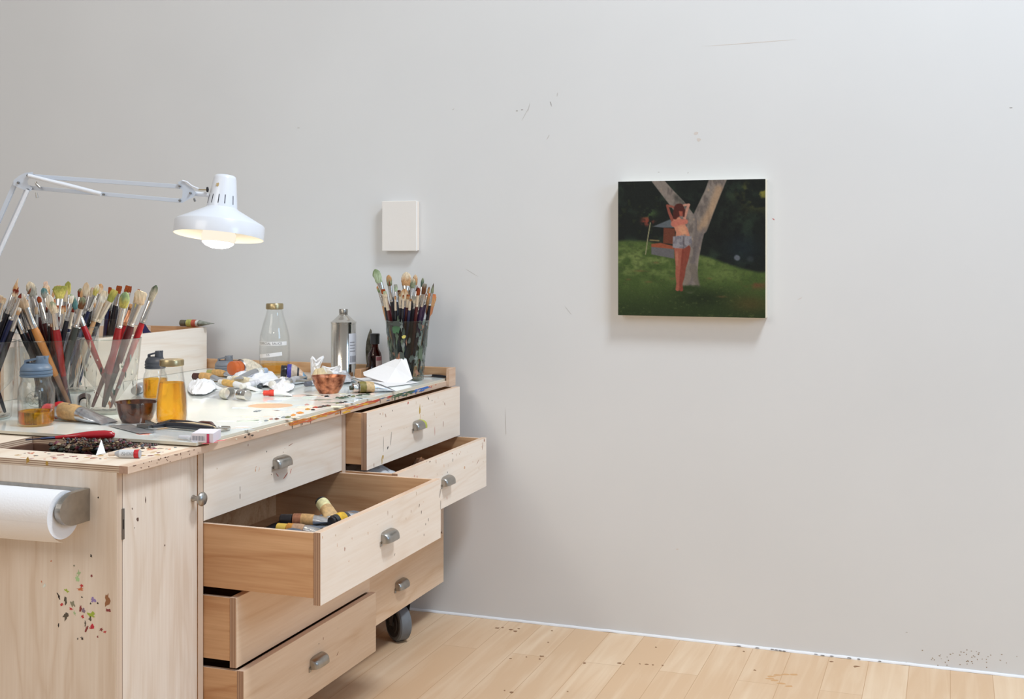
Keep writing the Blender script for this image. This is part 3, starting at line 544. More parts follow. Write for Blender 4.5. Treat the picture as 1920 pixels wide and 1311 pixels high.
at = node(nt, 'ShaderNodeAttribute', attribute_name='tint'); tc = node(nt, 'ShaderNodeTexCoord'); mp = node(nt, 'ShaderNodeMapping'); mp.inputs['Scale'].default_value = (420, 420, 40); nz = node(nt, 'ShaderNodeTexNoise'); nz.inputs['Scale'].default_value = 1
nt.links.new(tc.outputs['Object'], mp.inputs[0]); nt.links.new(mp.outputs[0], nz.inputs['Vector']); rp = node(nt, 'ShaderNodeValToRGB'); rp.color_ramp.elements[0].position = .3; rp.color_ramp.elements[0].color = (.62, .58, .54, 1); rp.color_ramp.elements[1].position = .65; rp.color_ramp.elements[1].color = (1.05, 1.04, 1.02, 1)
nt.links.new(nz.outputs[0], rp.inputs[0]); mxn = node(nt, 'ShaderNodeMix', data_type='RGBA', blend_type='MULTIPLY'); mxn.inputs[0].default_value = 1; nt.links.new(at.outputs['Color'], mxn.inputs[6]); nt.links.new(rp.outputs[0], mxn.inputs[7]); nt.links.new(mxn.outputs[2], p.inputs['Base Color']); HAIR = m
SHAPES = {'round': [(0, .85), (.2, 1.0), (.5, 1.12), (.75, .95), (.92, .6), (1, .15)], 'flat': [(0, .9), (.3, 1.05), (.7, 1.1), (.93, 1.05), (1, .85)], 'filbert': [(0, .8), (.25, 1.0), (.55, 1.12), (.8, .95), (.95, .55), (1, .2)], 'point': [(0, .9), (.25, .95), (.55, .65), (.8, .32), (1, .04)], 'fan': [(0, .7), (.3, 1.1), (.7, 1.5), (.92, 1.5), (1, 1.1)]}
brushes = []
GROUPN = {'A': 'leftmost tumbler', 'B': 'tumbler behind blue-lidded jar', 'C': 'tumbler behind brown bowl', 'D': 'half-hidden back-left tumbler', 'E2': 'back tumbler beside wooden box', 'E': 'tumbler inside wooden box', 'F': 'clouded tumbler by wall'}
def brush(key, tip, fe, bl, fl, hw, shape, tipc, rootc, hc, fc='s', fw=None, dz=0.0, thick=.45):
    """tip, fe: where the bristle tip and the ferrule's lower end stand; bl, fl: bristle and ferrule length, hw: half width, in picture pixels at the tumbler's distance"""
    px, d, rb, zb, rt, h = jar_d[key]; k = d / f_px
    by = hor_px + (eye - zb - .016) * f_px / d
    sl = (fe[0] - tip[0]) / max(1e-3, fe[1] - tip[1]); bx = tip[0] + sl * (by - tip[1]); lim = (rb - .012) / k
    bx = max(px - lim, min(px + lim, bx))
    frac = (tip[1] - by) / ((eye - zb - h) * f_px / d + hor_px - by) if False else 0
    # keep the shaft inside the rim
    yrim = hor_px + (eye - zb - h) * f_px / d; t = (yrim - by) / (tip[1] - by); xr = bx + (tip[0] - bx) * t; limr = (rt - .008) / k
    xr = max(px - limr, min(px + limr, xr))
    bx2 = (xr - tip[0] * t) / (1 - t); bx = max(px - lim, min(px + lim, bx2))
    off = (xr - px) * k; room = math.sqrt(max(0, (rt - .008) ** 2 - off ** 2)); dd = max(-room, min(room, dz)) / max(t, .3)
    offb = (bx - px) * k; roomb = math.sqrt(max(0, (rb - .012) ** 2 - offb ** 2)); db = max(-roomb, min(roomb, -dz * .4))
    P = atd(bx, by, d); P = P + F_ * db; Q = atd(tip[0], tip[1], d) + F_ * dd
    brushes.append((key, tip[0], P, Q, bl * k, fl * k, hw * k, shape, tipc, rootc, hc, fc, (fw or hw * .8) * k, thick))
def make_brush(args, order, total):
    key, tx0, P, Q, Lb, Lf, hw, shape, tipc, rootc, hc, fc, fw, thick = args
    ords = 'first second third fourth fifth sixth seventh eighth ninth tenth eleventh twelfth thirteenth fourteenth fifteenth sixteenth seventeenth eighteenth nineteenth twentieth twenty-first twenty-second twenty-third twenty-fourth twenty-fifth twenty-sixth twenty-seventh twenty-eighth twenty-ninth thirtieth'.split()
    lab = '%s-tipped %s brush with %s handle, %s from %s in %s' % (tipc, {'round': 'round', 'flat': 'flat', 'filbert': 'oval', 'point': 'pointed', 'fan': 'broad'}[shape], HN[hc], ords[order if order < total / 2 else total - 1 - order], 'left' if order < total / 2 else 'right', GROUPN[key])
    ax = (Q - P).normalized(); u = (R_ - ax * R_.dot(ax)).normalized(); v = ax.cross(u)
    root = thing('paint_brush', lab, 'paint brush', P, 'brushes in ' + GROUPN[key])
    L = (Q - P).length; Lh = L - Lb - Lf
    mb = MB(); rr = min(.0125, max(.0028, fw * (1.3 if key in 'BCA' else 1.05))); mb.loft([(P + ax * Lh * t, u * rr * s, v * rr * s) for t, s in ((0, .36), (.03, .48), (.36, .74), (.42, .78), (.7, 1.0), (.88, 1.1), (.97, 1.0), (1, .92))], 10, 0, mis=[1, 1, 1, 0, 0, 0, 0] if key in 'BC' else None)
    mb.build('handle', [HM[hc], pbr('handle_grimy_' + hc, tuple(.35 * x + .04 for x in HM[hc].node_tree.nodes['Principled BSDF'].inputs['Base Color'].default_value[:3]) + (1,), .5)], root)
    c0 = P + ax * Lh; e = hw * .88; tk = max(min(hw * thick, .009), hw * .3) if shape != 'round' else hw * .85
    mb = MB(); rings = []
    for t, s in ((0, 1.04), (.1, 1.04), (.11, .97), (.18, .97), (.19, 1.04), (.3, 1.0)): rings.append((c0 + ax * Lf * t, u * rr * s, v * rr * s))
    for t in (.55, .8, 1.0):
        w = (t - .3) / .7 if fc != 'c' else 1.0; rings.append((c0 + ax * Lf * t, u * (rr * (1 - w) + e * w), v * (rr * (1 - w) + tk * w)))
    mb.loft(rings, 14, 0); mb.build('ferrule', FERR[fc], root)
    c1 = c0 + ax * Lf; rd = random.Random(int(abs(P.x * 1e5)) + order); mb = MB(); prof = SHAPES[shape]
    ts = [i / 9 for i in range(10)]; sc_ = [np.interp(t, [p_[0] for p_ in prof], [p_[1] for p_ in prof]) for t in ts]
    rings = [(c1 + ax * Lb * t + u * hw * rd.uniform(-.05, .05), u * hw * s_, v * max(tk * (s_ if shape in ('round', 'point') else 1 - .7 * t), .0008)) for t, s_ in zip(ts, sc_)]
    mb.loft(rings, 16, 0, True, True, True, jit=.07, rnd=rd)
    o = mb.build('bristles', HAIR, root); ca = o.data.color_attributes.new('tint', 'FLOAT_COLOR', 'POINT'); c_r, c_t = rgb(*BC[rootc]), rgb(*BC[tipc]); lim = rd.uniform(.3, .6); buf = []
    for i in range(10):
        for j in range(16):
            w = min(1, max(0, (ts[i] - lim + .12 * math.sin(j * 2.1 + order)) / .35)); d_ = 1 - .35 * max(0, 1 - ts[i] * 4) * rd.random()
            buf.extend([(c_r[q] * (1 - w) + c_t[q] * w) * d_ for q in range(3)] + [1])
    ca.data.foreach_set('color', buf)
# front right tumbler C
brush('C', (139, 551), (161, 611), 30, 34, 6, 'filbert', 'pale green', 'teal', 'r', 's', 4.2, -.02)
brush('C', (249, 546), (230.5, 614), 30, 40, 8.5, 'round', 'green', 'yellow', 'r', 's', 5, -.04)
brush('C', (269, 546), (246, 613), 25, 43, 10.5, 'flat', 'cream', 'beige', 'd', 's', 5.5, -.01)
brush('C', (284, 536), (259, 612), 32, 44, 6.5, 'filbert', 'dark green', 'grey', 'r', 's', 4.5, .03)
brush('C', (240, 572), (222, 613), 12, 30, 5, 'flat', 'tan', 'brown', 'r', 'c', 5, .03)
# tumbler B
for a in [((46, 529), (75, 612), 30, 42, 8.5, 'filbert', 'cream', 'grey', 'd', 's', 5, .02), ((56, 551), (80.5, 616), 27, 40, 9, 'flat', 'white', 'beige', 't', 's', 5.2, -.05),
          ((42, 556), (65, 617), 28, 36, 6.5, 'filbert', 'pink', 'beige', 'k', 's', 5, -.03), ((37, 575), (54, 624), 16, 36, 6.5, 'flat', 'tan', 'pink', 'k', 's', 5, -.045), ((99, 552), (105, 614), 27, 33, 7, 'filbert', 'white', 'cream', 'd', 's', 5, -.02),
          ((115, 563), (117.5, 617), 23, 31, 6, 'round', 'grey-green', 'cream', 'r', 's', 5, -.05), ((69, 541), (88, 606), 21, 40, 6, 'filbert', 'teal', 'grey', 'n', 's', 4, .03), ((93, 538), (96, 600), 26, 36, 9, 'fan', 'olive', 'yellow', 'd', 's', 5, .05),
          ((60, 530), (78, 604), 24, 40, 4, 'flat', 'pink', 'beige', 'k', 's', 4, .06), ((72, 556), (86, 612), 12, 40, 4, 'round', 'red-brown', 'rust', 'd', 's', 4, 0), ((90, 574), (96, 622), 12, 36, 3.4, 'point', 'red-brown', 'dark', 'k', 's', 3.4, -.01), ((30, 570), (48, 618), 14, 34, 4, 'point', 'tan', 'brown', 'n', 's', 3.6, .01), ((168, 556), (149, 614), 23, 36, 6, 'filbert', 'grey-green', 'brown', 'g', 's', 4.6, -.04)]: brush('B', *a)
# tumbler D behind
for a in [((117, 528.5), (122, 590), 26, 38, 5.5, 'filbert', 'olive', 'yellow', 'k', 's', 4, .03), ((110, 535), (118, 592), 24, 36, 5, 'flat', 'pink', 'beige', 'k', 's', 4, 0), ((75, 534), (84, 598), 22, 36, 6.5, 'filbert', 'beige', 'tan', 'k', 's', 4, .03), ((129, 543), (127, 600), 22, 34, 4.5, 'flat', 'beige', 'cream', 'n', 's', 4, -.02),
          ((131, 570), (124, 612), 14, 32, 3, 'point', 'rust', 'tan', 'n', 'w', 3, -.03), ((139, 572), (129, 616), 14, 32, 3, 'point', 'rust', 'red-brown', 'n', 'w', 3, -.05), ((124, 566), (119, 610), 14, 34, 3, 'point', 'red-brown', 'rust', 'k', 's', 3, .02), ((104, 545), (104, 604), 20, 36, 5, 'flat', 'beige', 'pink', 'k', 's', 4, .04)]: brush('D', *a)
# tumbler E2
for a in [((145, 541), (142, 596), 17, 36, 4.5, 'filbert', 'grey-green', 'red-brown', 'k', 's', 3.6, .02), ((163, 529.5), (152, 598), 26, 36, 5.5, 'filbert', 'beige', 'cream', 'k', 's', 3.6, 0), ((169.5, 540), (158, 598), 18, 34, 3.4, 'flat', 'pink', 'cream', 'k', 's', 3, .02), ((180.5, 533), (166, 590), 20, 34, 6, 'filbert', 'tan', 'beige', 'k', 's', 4, .03), ((193, 533.5), (173, 582), 21, 32, 4.6, 'filbert', 'white', 'yellow', 'n', 's', 3.6, -.03), ((198, 546), (176, 606), 22, 38, 6, 'flat', 'cream', 'white', 'w', 'w', 5, 0),
          ((216, 544), (187, 604), 24, 44, 6.2, 'flat', 'yellow', 'olive', 'k', 'w', 4.6, -.02), ((152, 545), (147, 600), 16, 30, 4, 'flat', 'rust', 'pink', 'k', 's', 3, .05)]: brush('E2', *a)
# tumbler E in the box
for i, x in enumerate((214, 219, 224.5, 229.5, 235, 240, 247)):
    brush('E', (x, (538, 537, 535.5, 536.5, 537, 537.5, 536)[i]), (208 + (x - 214) * .85, 572), 13, 24, (3, 3.2, 3, 3.4, 3.2, 3, 2.4)[i], 'flat' if i < 6 else 'point', 'rust' if i < 6 else 'red-brown', 'rust', 'k' if i % 3 else 'n', 's', 3.4, (-.03, .03, -.01, .04, -.04, .02, 0)[i])
brush('E', (256, 543), (247, 580), 10, 24, 2.4, 'flat', 'rust', 'tan', 'd', 's', 3, .02); brush('E', (261, 544), (251, 582), 10, 24, 2.4, 'flat', 'red-brown', 'rust', 'd', 's', 3, -.02); brush('E', (209, 550), (203, 585), 12, 22, 3, 'flat', 'brown', 'tan', 'd', 's', 3.4, .01)
# tumbler A at the left edge
for a in [((25, 522), (8, 584), 26, 34, 4.2, 'point', 'beige', 'tan', 'k', 's', 4, .02), ((5, 545), (-8, 596), 24, 30, 7, 'filbert', 'grey', 'tan', 'k', 's', 5, -.03), ((13, 538), (-4, 596), 18, 34, 3.6, 'flat', 'tan', 'beige', 'k', 's', 3.6, .04), ((22, 539), (6, 590), 18, 30, 3.6, 'point', 'rust', 'tan', 'n', 's', 3.4, .03), ((31, 543), (12, 596), 14, 34, 5, 'flat', 'red-brown', 'beige', 'k', 's', 4, 0), ((37.5, 541), (20, 592), 14, 34, 2.6, 'point', 'red-brown', 'brown', 'n', 's', 3, .05), ((44, 549), (22, 604), 10, 44, 3.4, 'point', 'dark', 'red-brown', 'n', 's', 4, -.01), ((23, 552), (6, 602), 14, 36, 5, 'flat', 'cream', 'pink', 'k', 's', 4, -.05), ((33, 556), (14, 606), 12, 36, 4, 'flat', 'beige', 'cream', 'k', 's', 4, -.06), ((-4, 552), (-14, 600), 20, 30, 5, 'flat', 'beige', 'tan', 'k', 's', 4, 0)]: brush('A', *a)
brush('A', (-46, 560), (-34, 610), 20, 30, 5, 'flat', 'cream', 'tan', 'k', 's', 5, -.04)
# tumbler F by the wall
for a in [((703, 505), (721, 558), 27, 24, 7, 'filbert', 'green', 'pale green', 'd', 's', 4.4, 0), ((709, 535), (722, 584), 14, 26, 4, 'filbert', 'orange', 'green', 'w', 's', 3.4, .02), ((719, 542), (723.6, 575), 9, 25, 3.8, 'flat', 'rust', 'rust', 'k', 'w', 3, -.05), ((724.5, 545), (730, 580), 13, 24, 3.2, 'flat', 'pale green', 'cream', 'd', 'w', 3, -.06), ((726.6, 516), (734, 566), 21, 22, 5, 'filbert', 'tan', 'grey-green', 'k', 's', 4, .02), ((732, 526), (737, 574), 10, 30, 2.2, 'point', 'red-brown', 'brown', 'k', 's', 2.6, -.03),
          ((739.5, 534), (742, 570), 14, 20, 3.2, 'flat', 'grey', 'pale green', 'k', 's', 3, .03), ((745.4, 553), (745.4, 580), 7, 22, 1.8, 'round', 'brown', 'tan', 'k', 'w', 2.2, -.07), ((753, 548), (753, 577), 7, 22, 1.8, 'round', 'dark', 'tan', 'k', 'w', 2.2, -.05), ((759, 511), (758, 566), 27, 20, 8.5, 'filbert', 'cream', 'tan', 'n', 's', 4.4, .04), ((760, 541), (758, 575), 22, 12, 6.5, 'filbert', 'tan', 'cream', 'n', 's', 4.2, -.02), ((761, 551), (759, 577), 7, 20, 1.8, 'round', 'red-brown', 'tan', 'k', 'w', 2.2, -.075), ((769, 551), (766, 575), 9, 16, 3, 'flat', 'rust', 'tan', 'd', 'w', 2.6, -.06), ((771, 523), (769, 568), 20, 22, 5, 'filbert', 'cream', 'grey-green', 'k', 's', 3.6, .05), ((775, 516), (773, 566), 22, 24, 4.4, 'round', 'beige', 'tan', 'k', 's', 3.4, .06), ((774, 558), (771, 578), 5, 18, 2, 'round', 'dark', 'tan', 'n', 'w', 2.4, -.07),
          ((781, 536.5), (777, 570), 11, 22, 2.4, 'point', 'red-brown', 'dark', 'k', 's', 2.6, .03), ((781, 556), (777, 578), 14, 10, 6, 'fan', 'grey', 'cream', 'k', 's', 3, .0), ((788, 538), (783, 577), 15, 22, 3.2, 'round', 'red-brown', 'rust', 'd', 'w', 2.8, -.05), ((790.5, 522), (786, 570), 18, 26, 2.8, 'round', 'grey-green', 'dark green', 'k', 's', 2.8, .04), ((798, 531.5), (790, 578), 20, 24, 4, 'flat', 'grey', 'brown', 'p', 's', 3.4, -.02), ((804.5, 538), (796, 576), 13, 22, 2, 'round', 'brown', 'tan', 'p', 's', 2.4, .01), ((813, 531), (806, 582), 19, 24, 3, 'point', 'dark', 'grey-green', 'k', 's', 2.8, .02),
          ((811, 551), (803, 603), 24, 27, 7.8, 'flat', 'orange', 'tan', 'c', 'c', 3.6, -.03)]: brush('F', *a)
rx = random.Random(21)
for key, n_, xa, xb, ya, yb in (('B', 12, 40, 140, 548, 588), ('D', 11, 60, 140, 540, 575), ('E2', 6, 128, 196, 538, 566), ('A', 7, -20, 40, 545, 580), ('F', 8, 716, 806, 535, 560)):
    for i in range(n_):
        x = xa + (xb - xa) * (i + rx.uniform(.2, .8)) / n_; y = rx.uniform(ya, yb); px = jar_d[key][0]; lean = (x - px) * .42
        hw_ = rx.choice([2, 2.4, 3, 4, 5]) * (.8 if key == 'F' else 1); L_ = rx.uniform(48, 64) * (.75 if key == 'F' else 1)
        brush(key, (x, y), (x - lean * L_ / 100 - 2, y + L_), L_ * .28, L_ * .62, hw_, rx.choice(['flat', 'filbert', 'point', 'round', 'flat']), rx.choice(['beige', 'cream', 'rust', 'pink', 'red-brown', 'white', 'tan']), rx.choice(['beige', 'tan', 'cream']), rx.choice('kknkd'), 's', hw_ * .9, rx.uniform(-.02, .07))
for key in ('A', 'B', 'C', 'D', 'E2', 'E', 'F'):
    lst = sorted([b for b in brushes if b[0] == key], key=lambda b: b[1])
    for i, b in enumerate(lst): make_brush(b, i, len(lst))
# one brush upside down in the leftmost tumbler
#----------------------------------------------------------------- jars and bottles
def jar_lid(mb, base, r, h, mi=0, spout=True, sd=1):
    """screw lid with rings and a flip-top pouring spout"""
    b = Vector(base)
    mb.lathe([(r * .98, 0), (r * 1.04, .003), (r * 1.04, h * .10), (r * .98, h * .13), (r * 1.03, h * .17), (r * 1.03, h * .27), (r * .97, h * .30), (r * 1.01, h * .34), (r * 1.0, h * .42), (r * .93, h * .50), (r * .80, h * .62), (r * .68, h * .66)], b, (0, 0, 1), 40, mi)
    if spout:
        u = R_ * sd; w = F_
        mb.loft([(b + u * r * .38 + U_ * h * t, u * r * s, w * r * s) for t, s in ((.5, .44), (.8, .40), (.92, .40), (1.0, .36))], 24, mi)
        mb.bar(b - u * r * .62 + U_ * h * .78, b + u * r * .72 + U_ * h * .97, r * .62, h * .10, (0, 0, 1), mi)
        mb.bar(b - u * r * .62 + U_ * h * .52, b - u * r * .62 + U_ * h * .80, r * .6, r * .14, u, mi)
def emboss(text, size, mat, parent, name, place, ext=.0006):
    """raised or printed lettering; place(x, y) puts flat text coordinates onto the surface"""
    cu = bpy.data.curves.new(name, 'FONT'); cu.body = text; cu.size = size; cu.align_x = 'CENTER'; cu.align_y = 'CENTER'; cu.resolution_u = 3
    o = bpy.data.objects.new(name, cu); COL.objects.link(o); bpy.context.view_layer.update()
    me = bpy.data.meshes.new_from_object(o.evaluated_get(bpy.context.evaluated_depsgraph_get())); bpy.data.objects.remove(o)
    org = Vector(parent['_org'])
    for v in me.vertices: v.co = (place(v.co.x, v.co.y) - org) * K
    me.name = name; me.materials.clear(); me.materials.append(mat)
    t = bpy.data.objects.new(name, me); COL.objects.link(t); t.parent = parent; t['_org'] = list(org); return t
def cyl_place(c, r, a0, z0, tilt=0.0):
    """wrap onto an upright cylinder; a0 measured from the direction to the camera, positive to the right"""
    c = Vector(c); fw = (Vector((0, 0, 0)) - Vector((c.x, c.y, 0))).normalized(); rt = Vector((-fw.y, fw.x, 0))
    def pl(x, y):
        xx = x * math.cos(tilt) - y * math.sin(tilt); yy = x * math.sin(tilt) + y * math.cos(tilt); a = a0 + xx / r
        return Vector((c.x, c.y, 0)) + (fw * math.cos(a) + rt * math.sin(a)) * r + U_ * (z0 + yy)
    return pl
def wrap_label(parent, name, mat, c, r, a0, z0, w, h, tilt=0.0, extra=None):
    pl = cyl_place(c, r, a0, z0, tilt); mb = MB(); mb.grid(lambda u, v: pl((u - .5) * w, (v - .5) * h), 14, 2, 0); return mb.build(name, mat, parent)
# mason jar, front left
b = T(68, 797); k = dep(b) / f_px; root = thing('mason_jar', 'clear embossed jar with blue-grey flip-top pouring lid and a little golden oil', 'jar', b)
rj = 33 * k; prof = [(rj * .90, 0), (rj * .98, .004), (rj, .012), (rj, 62 * k), (rj * .97, 70 * k), (rj * .86, 79 * k), (rj * .80, 84 * k), (rj * .80, 92 * k)]
mb = MB(); vessel(mb, b, prof, .0022, 48, 0, .006); g = mb.build('jar_glass', GLASS, root)
mb = MB(); mb.lathe([(rj * .88, .0065), (rj * .95, .012), (rj * .955, 27 * k)], b, seg=40); mb.build('oil', OIL, root)
mb = MB(); jar_lid(mb, b + U_ * 91 * k, rj * .86, 38 * k); mb.build('pour_lid', BLUE_LID, root)
EMB = thin_glass('embossed_glass', (.80, .80, .78, 1), 1.0, .1)
pl = cyl_place(b, rj + .0004, .05, b.z + 52 * k)
mb = MB()
for i in range(7):      # raised oval and flourish moulded on the glass
    pass
ring = [pl(math.cos(a) * rj * .62, math.sin(a) * 15 * k) for a in [2 * math.pi * i / 40 for i in range(41)]]
mb.tube(ring, .0009, 5, 0)
for s_ in range(3):
    mb.tube([pl(-rj * .42 + rj * .84 * t, (8 - 8 * s_) * k + 2.2 * k * math.sin(t * 19 + s_)) for t in [i / 26 for i in range(27)]], .0008, 5, 0)
mb.build('embossing', EMB, g)
# golden-lidded bottle
b = T(322, 794); k = dep(b) / f_px; root = thing('oil_bottle', 'tapered glass bottle of golden oil with gold metal lid beside the brown bowl', 'bottle', b)
prof = [(26 * k, 0), (28 * k, .004), (29 * k, 18 * k), (28.6 * k, 38 * k), (27 * k, 58 * k), (24 * k, 78 * k), (21.5 * k, 94 * k), (20.5 * k, 104 * k), (21 * k, 110 * k)]
mb = MB(); vessel(mb, b, prof, .0025, 48, 0, .007); mb.build('bottle_glass', GLASS, root)
mb = MB(); mb.lathe([(26 * k, .0075), (27.2 * k, 18 * k), (26.8 * k, 38 * k), (25.2 * k, 58 * k), (22.6 * k, 77 * k)], b, seg=44); mb.build('oil', OIL, root)
mb = MB(); mb.lathe([(21.4 * k, 108 * k), (22.4 * k, 109 * k), (22.4 * k, 118 * k), (21.4 * k, 120 * k), (18 * k, 120.5 * k)], b, seg=40); mb.build('metal_lid', BRASS, root)
# jar behind it
b = T(291, 748); k = dep(b) / f_px; root = thing('mason_jar', 'jar of golden oil with dark slate pouring lid, behind the gold-lidded bottle', 'jar', b)
rj = 22.5 * k; mb = MB(); vessel(mb, b, [(rj * .9, 0), (rj, .004), (rj, 38 * k), (rj * .92, 46 * k), (rj * .80, 52 * k), (rj * .80, 58 * k)], .002, 40, 0, .006); mb.build('jar_glass', GLASS, root)
mb = MB(); mb.lathe([(rj * .9, .0065), (rj * .95, .01), (rj * .95, 38 * k)], b, seg=36); mb.build('oil', OIL, root)
mb = MB(); jar_lid(mb, b + U_ * 57 * k, rj * .82, 33 * k); mb.build('pour_lid', DARK_LID, root)
# big milk bottle
b = T(515, 702); k = dep(b) / f_px; root = thing('glass_bottle', 'large empty glass milk bottle with two white label strips and metal lid', 'bottle', b)
prof = [(25 * k, 0), (28 * k, .005), (28.4 * k, 20 * k), (28.4 * k, 58 * k), (27 * k, 74 * k), (22 * k, 94 * k), (17 * k, 110 * k), (15 * k, 120 * k), (15.4 * k, 124 * k)]
mb = MB(); vessel(mb, b, prof, .003, 48, 0, .007); g = mb.build('bottle_glass', GLASS, root)
mb = MB(); mb.lathe([(25 * k, .0075), (27 * k, .012), (27.2 * k, 19 * k)], b, seg=40); mb.build('oil_residue', OIL_PALE, root)
mb = MB(); mb.lathe([(15.2 * k, 122 * k), (16.2 * k, 123 * k), (16.2 * k, 131 * k), (15.2 * k, 133 * k), (12 * k, 133.3 * k)], b, seg=36); mb.build('metal_lid', BRASS, root)
INK = pbr('grey_pencil_ink', rgb(128, 126, 124), .7); rl = 28.4 * k
LABW = pbr('white_label_paper', rgb(236, 234, 232), .7)
l1 = wrap_label(root, 'label_strip', LABW, b, rl + .0006, -.21, b.z + 59.5 * k, 62 * k, 7 * k); emboss("'S SPECIAL SAUCE", 6.2 * k, INK, l1, 'lettering', cyl_place(b, rl + .0012, -.36, b.z + 59.5 * k))
l2 = wrap_label(root, 'label_strip', LABW, b, rl + .0006, -.38, b.z + 38 * k, 50 * k, 6.8 * k, .11); emboss("7/5", 5.6 * k, INK, l2, 'lettering', cyl_place(b, rl + .0012, -.45, b.z + 38 * k, .11))
# tin can
b = T(644, 706); k = dep(b) / f_px; root = thing('solvent_tin', 'tall shiny tin can with narrow screw cap and white side label', 'tin can', b)
rc = 23.3 * k; mb = MB(); mb.lathe([(rc, 0), (rc * 1.03, .001), (rc * 1.03, .004), (rc, .006), (rc, 99 * k), (rc * 1.035, 99.6 * k), (rc * 1.035, 102.5 * k), (rc * .96, 103 * k), (rc * .72, 108 * k), (rc * .42, 114.5 * k), (rc * .34, 116 * k)], b, seg=64); mb.build('can_body', CHROME, root)
mb = MB(); mb.lathe([(7.6 * k, 115 * k), (8 * k, 116 * k), (8 * k, 118 * k), (7.2 * k, 118.5 * k), (8.2 * k, 119.5 * k), (8.2 * k, 125.5 * k), (7.6 * k, 126.5 * k), (5 * k, 126.7 * k)], b, seg=28); mb.build('screw_cap', STEEL, root)
l1 = wrap_label(root, 'side_label', pbr('pale_blue_label', rgb(214, 216, 224), .6), b, rc + .0006, .98, b.z + 53 * k, 26 * k, 57 * k)
mb = MB(); pl = cyl_place(b, rc + .0012, .90, b.z + 34 * k)
for i in range(9):
    x0 = (-8 + i * 1.9) * k; mb.grid(lambda u, v: pl(x0 + u * (.7 + .5 * (i % 3 == 0)) * k, (v - .5) * 12 * k), 1, 1, 0)
for j in range(4): mb.grid(lambda u, v: pl((-9 + u * (15 - 3 * (j % 2))) * k, (14 + j * 5.5 + v * 1.2) * k), 4, 1, 0)
mb.build('barcode', pbr('label_print_grey', rgb(120, 120, 126), .7), l1)
# brown medicine bottle
b = T(703, 709); k = dep(b) / f_px; root = thing('brown_bottle', 'small brown glass medicine bottle with black cap behind the folded white paper', 'bottle', b)
mb = MB(); vessel(mb, b, [(12 * k, 0), (13 * k, .003), (13 * k, 40 * k), (11.6 * k, 47 * k), (7 * k, 55 * k), (6.4 * k, 60 * k), (6.4 * k, 66 * k)], .0018, 36, 0, .005); mb.build('bottle_glass', GLASS_DK, root)
mb = MB(); mb.lathe([(11 * k, .006), (11.8 * k, .008), (11.8 * k, 38 * k)], b, seg=30); mb.build('dark_liquid', pbr('dark_brown_liquid', rgb(84, 36, 20), .1), root)
mb = MB(); mb.lathe([(8 * k, 64 * k), (8.6 * k, 65 * k), (8.6 * k, 78 * k), (9.0 * k, 80 * k), (9.0 * k, 83 * k), (8 * k, 83.6 * k)], b, seg=30); mb.build('cap', BLACK_PL, root)
l1 = wrap_label(root, 'side_label', pbr('pink_label', rgb(214, 190, 186), .7), b, 13.3 * k, .62, b.z + 24 * k, 13 * k, 36 * k)
mb = MB(); pl = cyl_place(b, 13.3 * k + .0006, .62, b.z + 37 * k); mb.grid(lambda u, v: pl((u - .5) * 12 * k, (v - .5) * 7 * k), 6, 1, 0); mb.build('label_band', pbr('label_rose', rgb(178, 110, 116), .7), l1)
# loose pouring lid by the wall
b = T(422, 694); k = dep(b) / f_px; mb = MB(); jar_lid(mb, b, 18.5 * k, 27 * k, 0, True, 1)
tag(mb.build('pour_lid', GREY_LID, loc=b), 'loose grey pouring lid without its jar, at the end of the wooden box', 'lid')
# bowls
def bowl(label, px, py, rt_px, rb_px, h_px, mat, wob, name='metal_bowl', inmat=None):
    b = T(px, py); k = dep(b) / f_px; mb = MB()
    out_ = [(rb_px * k * .6, 0.0005), (rb_px * k, 0), (rb_px * k + (rt_px - rb_px) * k * .42, h_px * k * .28), (rb_px * k + (rt_px - rb_px) * k * .78, h_px * k * .64), (rt_px * k, h_px * k)]
    inn = [(r - .003, max(h, .003)) for r, h in out_][::-1]
    mb.lathe(out_ + [(rt_px * k + .0006, h_px * k + .0008)] + inn, b, seg=44, closed=False)
    for v in mb.v: v.z += wob * noise.noise(v * 14) * min(1, max(0, (v.z - b.z) / .02))
    root = thing(name, label, 'bowl', b); mb.build('bowl_body', mat, root)
    return root, b, k
root, b, k = bowl('small brown stained bowl among the jars, beside the gold-lidded bottle', 256, 791, 39, 26, 37, AMBER_BOWL, .003)
mb = MB(); mb.lathe([(29 * k, 9.5 * k), (29 * k, 10 * k), (.001, 10 * k)], b, seg=30, closed=True); mb.build('oil_dregs', pbr('dark_oil', rgb(40, 18, 8), .08), root)
root, b, k = bowl('hammered copper bowl in front of the tin can near the palette edge', 616.5, 737, 32.5, 17.5, 32, COPPER, .0016)
mb = MB(); mb.lathe([(26 * k, 16 * k), (26 * k, 16.6 * k), (.001, 16.6 * k)], b, seg=30, closed=True); mb.build('medium_dregs', pbr('amber_medium', rgb(170, 96, 40), .1), root)

# ------------------------------------------------------------------ long wooden box at the back, with its contents
BX0, BX1, BY0, BY1, BZ = -3.53, -3.035, 3.30, 4.50, 1.157; BB = TZ + .0006
box_ = thing('wooden_box', 'long open plywood box standing at the back left of the worktop', 'box', (-3.28, 3.9, TZ))
mb = MB(); mb.box(BX1 - .014, BX1, BY0, BY1, BB, BZ, 0, {'+z': 1, '+y': 1, '-y': 1}); mb.build('front_board', [W_FACE_Y, W_TRIM], box_, bevel=.001)
mb = MB(); mb.box(BX0, BX1 - .014, BY1 - .014, BY1, BB, BZ, 0); mb.build('end_board', [W_RIM], box_)
mb = MB(); mb.box(BX0, BX1 - .014, BY0, BY0 + .014, BB, BZ, 0); mb.build('end_board', [W_SIDE], box_)
mb = MB(); mb.box(BX0, BX0 + .014, BY0 + .014, BY1 - .014, BB, BZ, 0); mb.build('back_board', [W_FACE_Y], box_)
